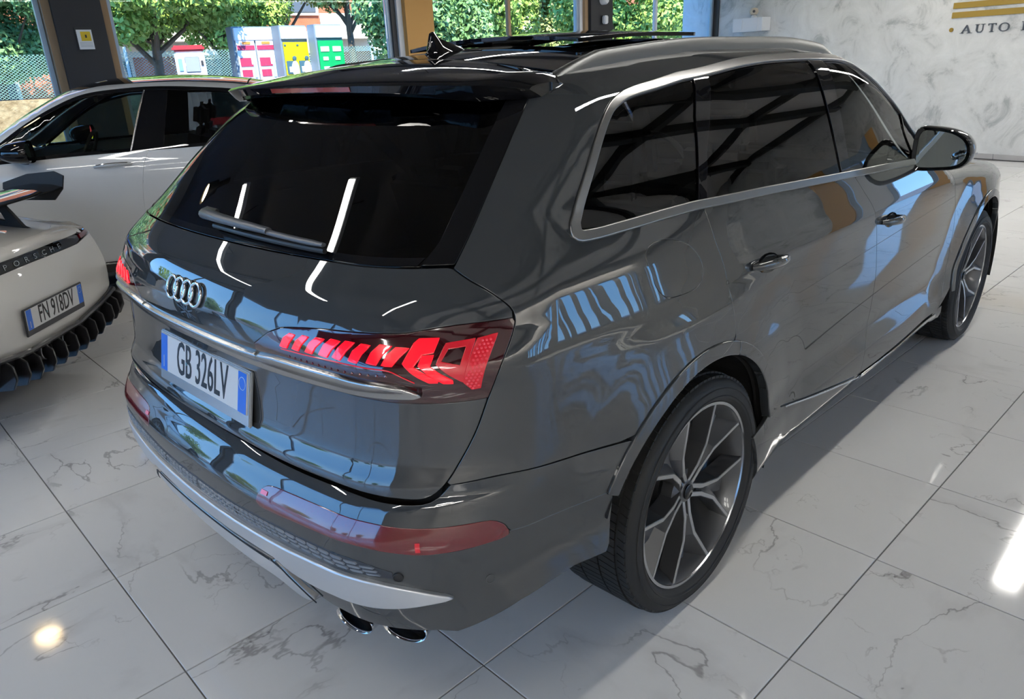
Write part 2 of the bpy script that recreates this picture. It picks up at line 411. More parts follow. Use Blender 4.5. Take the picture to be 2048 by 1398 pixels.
ROOM = [(-7.5, -6.5), (wxb(-6.5), -6.5), (wxb(6.12), 6.12), (-7.5, wyl(-7.5))]
def slab(name, z0, z1, mat, grow=0.):
    c = np.mean(ROOM, 0); P = [tuple(c+(np.array(p)-c)*(1+grow)) for p in ROOM]
    return MB().prism(P, lambda p: (p[0], p[1], z0), lambda p: (p[0], p[1], z1)).build(name, mat)
floor = tag(slab('floor', -.25, -.006, M_grout, .03), kind='structure')
tag(slab('ceiling', CEIL, CEIL+.3, M_ceil, .05), kind='structure')
def tiles():
    th = -.0413; O = (-.0593, -1.303); s = .6183; g = .0022; c, sn = math.cos(th), math.sin(th)
    h = s/2-g; bv = .0012
    V = [(-h, -h, -.006), (h, -h, -.006), (h, h, -.006), (-h, h, -.006), (-h, -h, -bv), (h, -h, -bv), (h, h, -bv), (-h, h, -bv), (-h+bv, -h+bv, 0), (h-bv, -h+bv, 0), (h-bv, h-bv, 0), (-h+bv, h-bv, 0)]
    Fc = [(8, 9, 10, 11)]+[(i, (i+1) % 4, 4+(i+1) % 4, 4+i) for i in range(4)]+[(4+i, 4+(i+1) % 4, 8+(i+1) % 4, 8+i) for i in range(4)]
    me = bpy.data.meshes.new('floor_tile'); me.from_pydata(V, [], Fc); me.materials.append(M_marble)
    cam = SC.camera.matrix_world; inv = cam.inverted(); pos = cam.translation
    near, rest = [], []
    P = np.array(ROOM)
    for a in range(-16, 24):
        for b_ in range(-14, 20):
            x = O[0]+c*(a+.5)*s-sn*(b_+.5)*s; y = O[1]+sn*(a+.5)*s+c*(b_+.5)*s
            if not inpoly(np.array([(x, y)]), [tuple(p) for p in P])[0]: continue
            q = inv @ Vector((x, y, 0)); vis = q.z < -.05 and abs(q.x/q.z) < .80 and -.62 < q.y/-q.z < .55
            (near if vis else rest).append((x, y, (Vector((x, y, 0))-pos).length))
    near.sort(key=lambda t: t[2]); rest += near[290:]; near = near[:290]
    for x, y, _ in near:
        o = bpy.data.objects.new('floor_tile', me); COL.objects.link(o); o.parent = floor; o.location = (x, y, 0); o.rotation_euler = (0, 0, th+random.choice((0, 1, 2, 3))*math.pi/2)
    b = MB()
    for x, y, _ in rest:
        M = Matrix.Translation((x, y, 0)) @ Matrix.Rotation(th, 4, 'Z'); b.add([M @ Vector(v) for v in V], Fc)
    o = b.build('far_tiles', M_marble, floor); tag(o, kind='stuff')
tiles()

# back wall in mottled plaster, with skirting
def plaster():
    m = bpy.data.materials.new('venetian_plaster'); m.use_nodes = True; nt = m.node_tree; b = nt.nodes['Principled BSDF']; N = nt.nodes.new; L = nt.links.new
    tc = N('ShaderNodeTexCoord'); n1 = N('ShaderNodeTexNoise'); n1.inputs['Scale'].default_value = 2.2; n1.inputs['Detail'].default_value = 9; n1.inputs['Roughness'].default_value = .68; n1.inputs['Distortion'].default_value = .8
    L(tc.outputs['Object'], n1.inputs['Vector'])
    r = N('ShaderNodeValToRGB'); e = r.color_ramp.elements; e[0].position = .34; e[0].color = (.36, .37, .36, 1); e[1].position = .66; e[1].color = (.66, .66, .64, 1); q = e.new(.46); q.color = (.58, .58, .56, 1)
    L(n1.outputs[0], r.inputs[0]); L(r.outputs[0], b.inputs['Base Color']); b.inputs['Roughness'].default_value = .42
    n2 = N('ShaderNodeTexNoise'); n2.inputs['Scale'].default_value = 7.; n2.inputs['Detail'].default_value = 6; L(tc.outputs['Object'], n2.inputs['Vector'])
    bp = N('ShaderNodeBump'); bp.inputs['Strength'].default_value = .35; bp.inputs['Distance'].default_value = .03; L(n2.outputs[0], bp.inputs['Height']); L(bp.outputs[0], b.inputs['Normal'])
    return m
M_plaster = plaster()
def bw(t, z, out=0.):
    """point on the back wall: t along it (towards the left), z up, out into the room"""
    u = Vector((.2, 1, 0)).normalized(); n = Vector((-1, .2, 0)).normalized(); return Vector((11.4, .99, z))+u*t+n*out
def bwM(t, z, out=0.):
    u = Vector((.2, 1, 0)).normalized(); n = Vector((-1, .2, 0)).normalized(); r = -u
    p = bw(t, z, out); return Matrix(((r.x, 0, n.x, p.x), (r.y, 0, n.y, p.y), (0, 1, 0, p.z), (0, 0, 0, 1)))
w = tag(box('wall_back', bw(.75, CEIL/2, -.10), (10.5, .20, CEIL), M_plaster, rz=RZB), kind='structure')
MB().box(bw(-7.0, CEIL/2, -.10), (2.6, .20, CEIL), RZB).build('wall_section', M_plaster, w); MB().box(bw(-5.1, (2.4+CEIL)/2, -.10), (1.2, .20, CEIL-2.4), RZB).build('wall_section', M_plaster, w)
dr = tag(MB().box(bw(-5.1, 2.35, -.08), (1.2, .12, .10), RZB).build('door_1', M_alu), kind='structure')
for t in (-4.55, -5.1, -5.65): MB().box(bw(t, 1.15, -.08), (.07, .12, 2.3), RZB).build('door_frame', M_alu, dr)
MB().box(bw(-4.825, 1.15, -.08), (.46, .012, 2.28), RZB).build('door_pane', M_pane, dr); MB().box(bw(-5.375, 1.15, -.08), (.46, .05, 2.28), RZB).build('door_leaf', M_aluw, dr)
for t in (-4.32, -5.88): MB().box(bw(t, 1.2, .03), (.36, .10, 2.4), RZB).build('door_jamb', M_ora, dr)
M_base = mk('skirting_tile', (.50, .48, .46), .3, noise=(3, .3, (.42, .40, .38)))
bb = tag(box('baseboard_back', bw(1.6, .006, .006), (6.9, .010, .010), M_grout, rz=RZB), kind='structure')
for k in range(11): box('skirting_tile', bw(5.0-k*.62, .04, .007), (.612, .014, .076), M_base, bb, rz=RZB, bevel=.002)
# gold stripes and lettering
M_gold = mk('gold_band', (.34, .215, .035), .4, .25)
for z in (2.155, 2.026): tag(box('gold_stripe', bw(.65-1.0, z, .008), (2.0, .012, .081), M_gold, rz=RZB, bevel=.002), 'upper gold stripe on the plaster wall above the lettering' if z > 2.1 else 'lower gold stripe on the plaster wall just above the lettering', 'wall stripe')
sgn = empty('wall_lettering', bw(0., 1.77, .0), 0, 'dark serif letters spelling AUTO on the plaster wall', 'sign')
M_let = mk('letter_slate', (.06, .07, .085), .45)
def letter(name, polys, t0, w, h=.115):
    b = MB()
    for P in polys: b.prism(P, lambda p: bw(t0-p[0]*w, 1.768+p[1]*h, .001), lambda p: bw(t0-p[0]*w, 1.768+p[1]*h, .016))
    o = b.build(name, M_let, None); o.parent = sgn; o.matrix_parent_inverse = Matrix.Translation(-Vector(sgn.location))
R4 = lambda x0, y0, x1, y1: [(x0, y0), (x1, y0), (x1, y1), (x0, y1)]
ringp = []
for k in range(20):
    a0, a1 = 2*math.pi*k/20, 2*math.pi*(k+1)/20
    th = lambda a: .16-.10*abs(math.sin(a))
    ringp.append([(.5+.5*math.cos(a0), .5+.5*math.sin(a0)), (.5+.5*math.cos(a1), .5+.5*math.sin(a1)), (.5+(.5-th(a1))*math.cos(a1), .5+(.5-.09)*math.sin(a1)), (.5+(.5-th(a0))*math.cos(a0), .5+(.5-.09)*math.sin(a0))])
A_ = [[(.05, 0), (.16, 0), (.52, .86), (.47, 1)], [(.72, 0), (.92, 0), (.55, 1), (.45, 1)], R4(.27, .32, .74, .40), R4(-.04, 0, .26, .06), R4(.60, 0, 1.04, .06)]
U_ = [R4(.10, .28, .27, 1), R4(.76, .28, .84, 1), R4(-.02, .94, .40, 1), R4(.60, .94, 1.0, 1)]+[[(.10, .28), (.27, .28), (.38, .12), (.30, 0)], [(.30, 0), (.38, .12), (.62, .12), (.66, 0)], [(.66, 0), (.62, .12), (.76, .28), (.84, .28)]]
T_ = [R4(.41, .04, .59, 1), R4(.02, .92, .98, 1), R4(.02, .76, .08, .96), R4(.92, .76, .98, .96), R4(.26, 0, .74, .06)]
I_ = [R4(.30, 0, .70, 1), R4(0, 0, 1, .06), R4(0, .94, 1, 1)]
for n_, P, t0, w_ in (('letter', A_, .492, .157), ('letter', U_, .290, .130), ('letter', T_, .118, .112), ('letter', ringp, -.028, .142), ('letter', I_, -.322, .07)): letter(n_, P, t0, w_)
b = MB().lathe([(.030, 0), (.030, .012), (.0001, .014)], 24, bwM(.629, 1.827, .002)); tag(b.build('gold_dot', M_gold, smooth=True, angle=40), 'small gold dot in front of the wall lettering', 'wall dot')
# shelf box and security camera
M_wp = mk('white_plastic', (.66, .68, .70), .4)
sb = tag(MB().box(bw(4.19, 2.12, .13), (.66, .24, .23), RZB).build('wall_cabinet', M_wp, bevel=.006), 'small white box cabinet on the plaster wall beside the window corner', 'cabinet')
for tt in (4.40, 4.05): MB().box(bw(tt, 2.12, .255), (.20, .01, .19), RZB).build('cabinet_door', M_wp, sb, bevel=.003)
sc_ = empty('security_camera', bw(4.14, 2.235, .14), 0, 'little white dome camera standing on the white wall cabinet', 'security camera')
MB().lathe([(.055, .235-.235), (.06, .02), (.05, .03), (.03, .05), (.03, .055)], 24).build('camera_base', M_wp, sc_, smooth=True)
MB().lathe([(.0001, .045), (.055, .055), (.078, .09), (.078, .125), (.058, .16), (.0001, .175)], 28).build('camera_head', mk('camera_shell', (.55, .48, .38), .35), sc_, smooth=True)
lo = MB().lathe([(.024, 0), (.024, .03), (.0001, .034)], 20, Matrix.Translation((-.06, -.03, .108)) @ Vector((-1, -.45, -.05)).to_track_quat('Z', 'Y').to_matrix().to_4x4()).build('camera_lens', M_frd, sc_, smooth=True)

# glazed left wall
HZ = 3.10
wl = tag(MB().prism([(-7.5, wyl(-7.5)), (12.6, wyl(12.6)), (12.6, wyl(12.6)+.3), (-7.5, wyl(-7.5)+.3)], lambda p: (p[0], p[1], HZ), lambda p: (p[0], p[1], CEIL)).build('wall_left', M_plainw), kind='structure')
def lbox(name, x0, x1, z0, z1, d, mat, parent, out=0., bevel=0.):
    xm = (x0+x1)/2; L_ = (x1-x0)*math.hypot(1, .13); n = Vector((-.13, -1, 0)).normalized()
    c = Vector((xm, wyl(xm), (z0+z1)/2))+n*out
    return MB().box(c, (L_, d, z1-z0), RZL).build(name, mat, parent, bevel)
# columns: black clad, ochre
cA = lbox('column', 1.115, 1.588, 0, CEIL, .30, M_col, wl, .06); lbox('column_edge', 1.037, 1.115, 0, CEIL, .22, M_tan, wl, .02); lbox('column_edge', 1.588, 1.668, 0, CEIL, .22, M_tan, wl, .02)
lbox('column', 5.37, 5.823, 0, CEIL, .34, M_ora, wl, .04)
lbox('column', 8.93, 9.44, 0, CEIL, .30, M_col, wl, .05); lbox('column_edge', 8.86, 8.93, 0, CEIL, .22, M_tan, wl, .02)
lbox('column', 12.40, 12.52, 0, CEIL, .22, M_frd, wl, .05)
lbox('column', -2.9, -2.45, 0, CEIL, .30, M_col, wl, .06); lbox('column', -7.5, -7.1, 0, CEIL, .3, M_col, wl)
def window(n, x0, x1, mulls=(), side=(M_alu, M_alu)):
    fr = lbox('window_%d' % n, x0, x1, HZ-.06, HZ, .08, M_alu, None); tag(fr, kind='structure')
    lbox('window_frame', x0, x0+.045, 0, HZ-.06, .08, side[0], fr); lbox('window_frame', x1-.045, x1, 0, HZ-.06, .08, side[1], fr); lbox('window_frame', x0+.045, x1-.045, 0, .07, .08, M_alu, fr)
    xs = [x0+.045]+[m for m in mulls]+[x1-.045]
    for m in mulls: lbox('mullion', m-.025, m+.025, .07, HZ-.06, .07, M_aluw if x0 > 9 else M_tan, fr)
    for a, b_ in zip(xs[:-1], xs[1:]): lbox('window_pane', a+.005, b_-.005, .07, HZ-.06, .008, M_pane, fr)
window(1, -2.45, 1.03, (-.70,)); window(2, 1.675, 5.22, ()); window(3, 5.83, 8.80, (7.335,), (M_tan, M_alu)); window(4, 9.45, 12.38, (10.74,), (M_tan, M_alu)); window(5, -7.1, -2.9, (-5.0,))
lbox('window_jamb', 5.22, 5.29, 0, CEIL, .16, M_frd, wl, .0); lbox('window_jamb', 5.29, 5.37, 0, CEIL, .2, M_aluw, wl, .02)
lbox('window_jamb', 8.80, 8.86, 0, CEIL, .14, M_aluw, wl, .0)
# notice on the black column; sensor boxes on the other
def lw(x, z, out): n = Vector((-.13, -1, 0)).normalized(); return Vector((x, wyl(x), z))+n*out
nt_ = tag(MB().box(lw(1.362, 2.075, .222), (.165, .012, .225), RZL).build('notice_board', mk('notice_frame', (.02, .02, .02), .4), bevel=.003), 'framed white notice with a yellow square on the black column', 'notice')
MB().box(lw(1.362, 2.066, .229), (.148, .004, .195), RZL).build('notice_paper', mk('paper_white', (.75, .76, .75), .6), nt_)
MB().box(lw(1.372, 2.098, .232), (.095, .004, .092), RZL).build('notice_square', mk('notice_yellow', (.75, .52, .02), .6), nt_)
MB().box(lw(1.372, 2.098, .235), (.016, .003, .030), RZL).build('notice_mark', M_frd, nt_)
for k in range(4): MB().box(lw(1.362, 2.035-k*.013, .232), (.12, .002, .003), RZL).build('notice_line', mk('notice_text', (.35, .36, .38), .6), nt_)
tag(MB().lathe([(.07, -.06), (.07, .02), (.05, .05), (.0001, .055)], 24, Matrix.Translation(lw(9.19, 2.56, .26)) @ Matrix.Rotation(math.radians(90), 4, 'X')).build('alarm_siren', M_wp, smooth=True), 'round white alarm unit high on the second black column', 'alarm')
tag(MB().box(lw(9.21, 2.26, .25), (.09, .08, .13), RZL).build('motion_sensor', M_wp, bevel=.015), 'small white motion sensor on the black column below the alarm', 'sensor')

# walls behind and to the right of the viewer
M_rw = mk('wall_right_paint', (.72, .70, .67), .75)
wr = tag(box('wall_right', (2.3, -6.6, .35), (20, .2, .70), M_rw), kind='structure')
MB().box((2.3, -6.6, (2.5+CEIL)/2), (20, .2, CEIL-2.5)).build('wall_section', M_rw, wr)
for x0, x1 in ((-7.6, .6), (3.0, 3.5), (5.9, 6.4), (7.6, 9.8)): MB().box(((x0+x1)/2, -6.6, 1.6), (x1-x0, .2, 1.8)).build('wall_section', M_rw, wr)
M_blind = mk('blind_fabric', (.62, .66, .70), .8)
for n_, (x0, x1) in enumerate(((.6, 3.0), (3.5, 5.9), (6.4, 7.6))):
    fr = tag(box('window_%d' % (n_+7), ((x0+x1)/2, -6.55, 2.46), (x1-x0, .10, .08), M_alu), kind='structure')
    for x in (x0+.03, (x0+x1)/2, x1-.03): box('window_frame', (x, -6.55, 1.57), (.06, .09, 1.70), M_alu, fr)
    box('window_frame', ((x0+x1)/2, -6.55, .74), (x1-x0, .09, .08), M_alu, fr)
    for a_, b_ in ((x0+.06, (x0+x1)/2-.03), ((x0+x1)/2+.03, x1-.06)): box('window_pane', ((a_+b_)/2, -6.57, 1.6), (b_-a_, .01, 1.64), M_pane, fr)
    k = 0
    for x in np.arange(x0+.10, x1-.05, .17):
        if (k*7+n_*3) % 5 < 3: box('blind_slat', (float(x), -6.46, 1.60), (.10, .012, 1.62), M_blind, fr, rz=.5)
        k += 1
# glass door at the far right end of the back wall
wq = tag(MB().box((-7.6, 5.0, 3.3), (.2, 8.0, .3)).build('wall_rear', M_plainw), kind='structure')
MB().box((-7.6, -4.2, CEIL/2), (.2, 4.6, CEIL)).build('wall_section', M_plainw, wq)
fr = tag(box('window_6', (-7.55, 3.55, 3.10), (.10, 10.8, .10), M_alu), kind='structure')
for y in (-1.85, .6, 3.2, 5.8, 8.6): box('window_frame', (-7.55, y, 1.53), (.09, .07, 3.05), M_alu, fr)
for a, b_ in ((-1.8, .55), (.65, 3.15), (3.25, 5.75), (5.85, 8.55)): box('window_pane', (-7.55, (a+b_)/2, 1.55), (.01, b_-a, 3.0), M_pane, fr)

# ceiling: pale soffit along the right side, dark beams, lamps
M_soff = mk('soffit_white', (.72, .70, .67), .8)
tag(MB().prism([(-7.4, -6.45), (wxb(-6.4)-.15, -6.45), (wxb(-2.7)-.15, -2.7), (-7.4, -2.7)], lambda p: (p[0], p[1], CEIL-.06), lambda p: (p[0], p[1], CEIL-.001)).build('trim_10', M_soff), kind='structure')
M_beam = mk('beam_dark', (.03, .03, .032), .6)
for i, x in enumerate((-5.2, -2.1, 1.0, 4.1, 7.2, 10.0)):
    y1 = wyl(x)-.05; tag(box('trim_%d' % (i+1), (x, (y1-6.5)/2, CEIL-.09), (.16, y1+6.4, .18), M_beam), kind='structure')
for i, y in enumerate((-2.75, -3.7, -5.6)): tag(box('trim_%d' % (i+11), (1.6, y, CEIL-.13), (17.5, .14, .16), M_beam), kind='structure')
tag(box('trim_14', (.8, -5.86, CEIL-.30), (11.0, .04, .48), M_soff), kind='structure')  # added valance hides the cove lamps so the car does not mirror them
M_tube = mk('led_tube', (.9, .9, .9), .4, emit=(1., .965, .90), estr=LAMP)
def tubes():
    me = None; n = 0
    for y, row, x0s in ((-1.2, 'the row right of the SUV', (-4.4, .6, 5.5, 8.0)), (1.72, 'the row left of the SUV', (-3.42, 3.0, 6.0, 9.0)), (3.84, 'the row nearest the glazing', (-3.42, 2.6, 5.6, 8.6)), (-6.2, 'the added fill cove by the right wall', (-4.2, -1.6, 1.0, 3.6))):  # cove row and rearmost lamp right of the SUV are added fill light
        for k, x0 in enumerate(x0s):
            r = empty('ceiling_lamp', (x0+1.2, y, 3.2), 0, 'LED ceiling lamp number %s from the rear, in %s' % (('one', 'two', 'three', 'four', 'five', 'six')[k], row), 'lamp', 'long LED ceiling lamps')
            if -2 < y < 0: r.scale = (1, 2.2 if x0 > 3 else 1.25 if x0 > 0 else .8, 1)
            if me is None:
                h = MB().box((0, 0, .035), (2.42, .10, .05)).build('lamp_housing', M_wp, None, bevel=.005); d = MB().box((0, 0, .004), (2.38, .085, .014)).build('lamp_diffuser', M_tube, None, bevel=.004)
                c = MB().tube([(-.9, 0, .05), (-.9, 0, .25)], .004, 6).build('lamp_cable', M_beam, None); c2 = MB().tube([(.9, 0, .05), (.9, 0, .25)], .004, 6).build('lamp_cable', M_beam, None); me = (h.data, d.data, c.data, c2.data)
                for q in (h, d, c, c2): q.parent = r
            else:
                for nm, q in zip(('lamp_housing', 'lamp_diffuser', 'lamp_cable', 'lamp_cable'), me):
                    o = bpy.data.objects.new(nm, q); COL.objects.link(o); o.parent = r
tubes()
M_panel = mk('fill_panel_glow', (.9, .9, .9), .5, emit=(1., .965, .90), estr=LAMP/1.9)
for k, y0 in enumerate((-4.2, -5.2)):  # unseen panels added to fill the shadows and light the floor
    r = empty('fill_panel', (-5.4, y0-.1, CEIL-.07), 0, 'added flat fill lamp number %s from the middle, in the rear right ceiling corner' % ('one', 'two', 'three')[k], 'lamp', 'added flat fill lamps')
    MB().box((0, 0, -.012), (2.46, .66, .024)).build('panel_frame', M_wp, r, bevel=.004); MB().box((0, 0, -.026), (2.38, .58, .008)).build('panel_diffuser', M_panel, r)
def spot(x, y, z, lab):
    r = empty('round_lamp', (x, y, z), 0, lab, 'lamp')
    MB().lathe([(.05, CEIL-z), (.05, .20), (.10, .18), (.12, .02), (.11, 0), (.10, .02)], 32).build('lamp_shell', M_frd, r, smooth=True, angle=40)
    MB().lathe([(.098, .02), (.0001, .012)], 32).build('lamp_bulb', mk('warm_bulb', (.9, .8, .6), .4, emit=(1., .74, .38), estr=42), r)
spot(-.93, 5.0, 3.05, 'round warm ceiling lamp near the glazed wall over the white sports car')
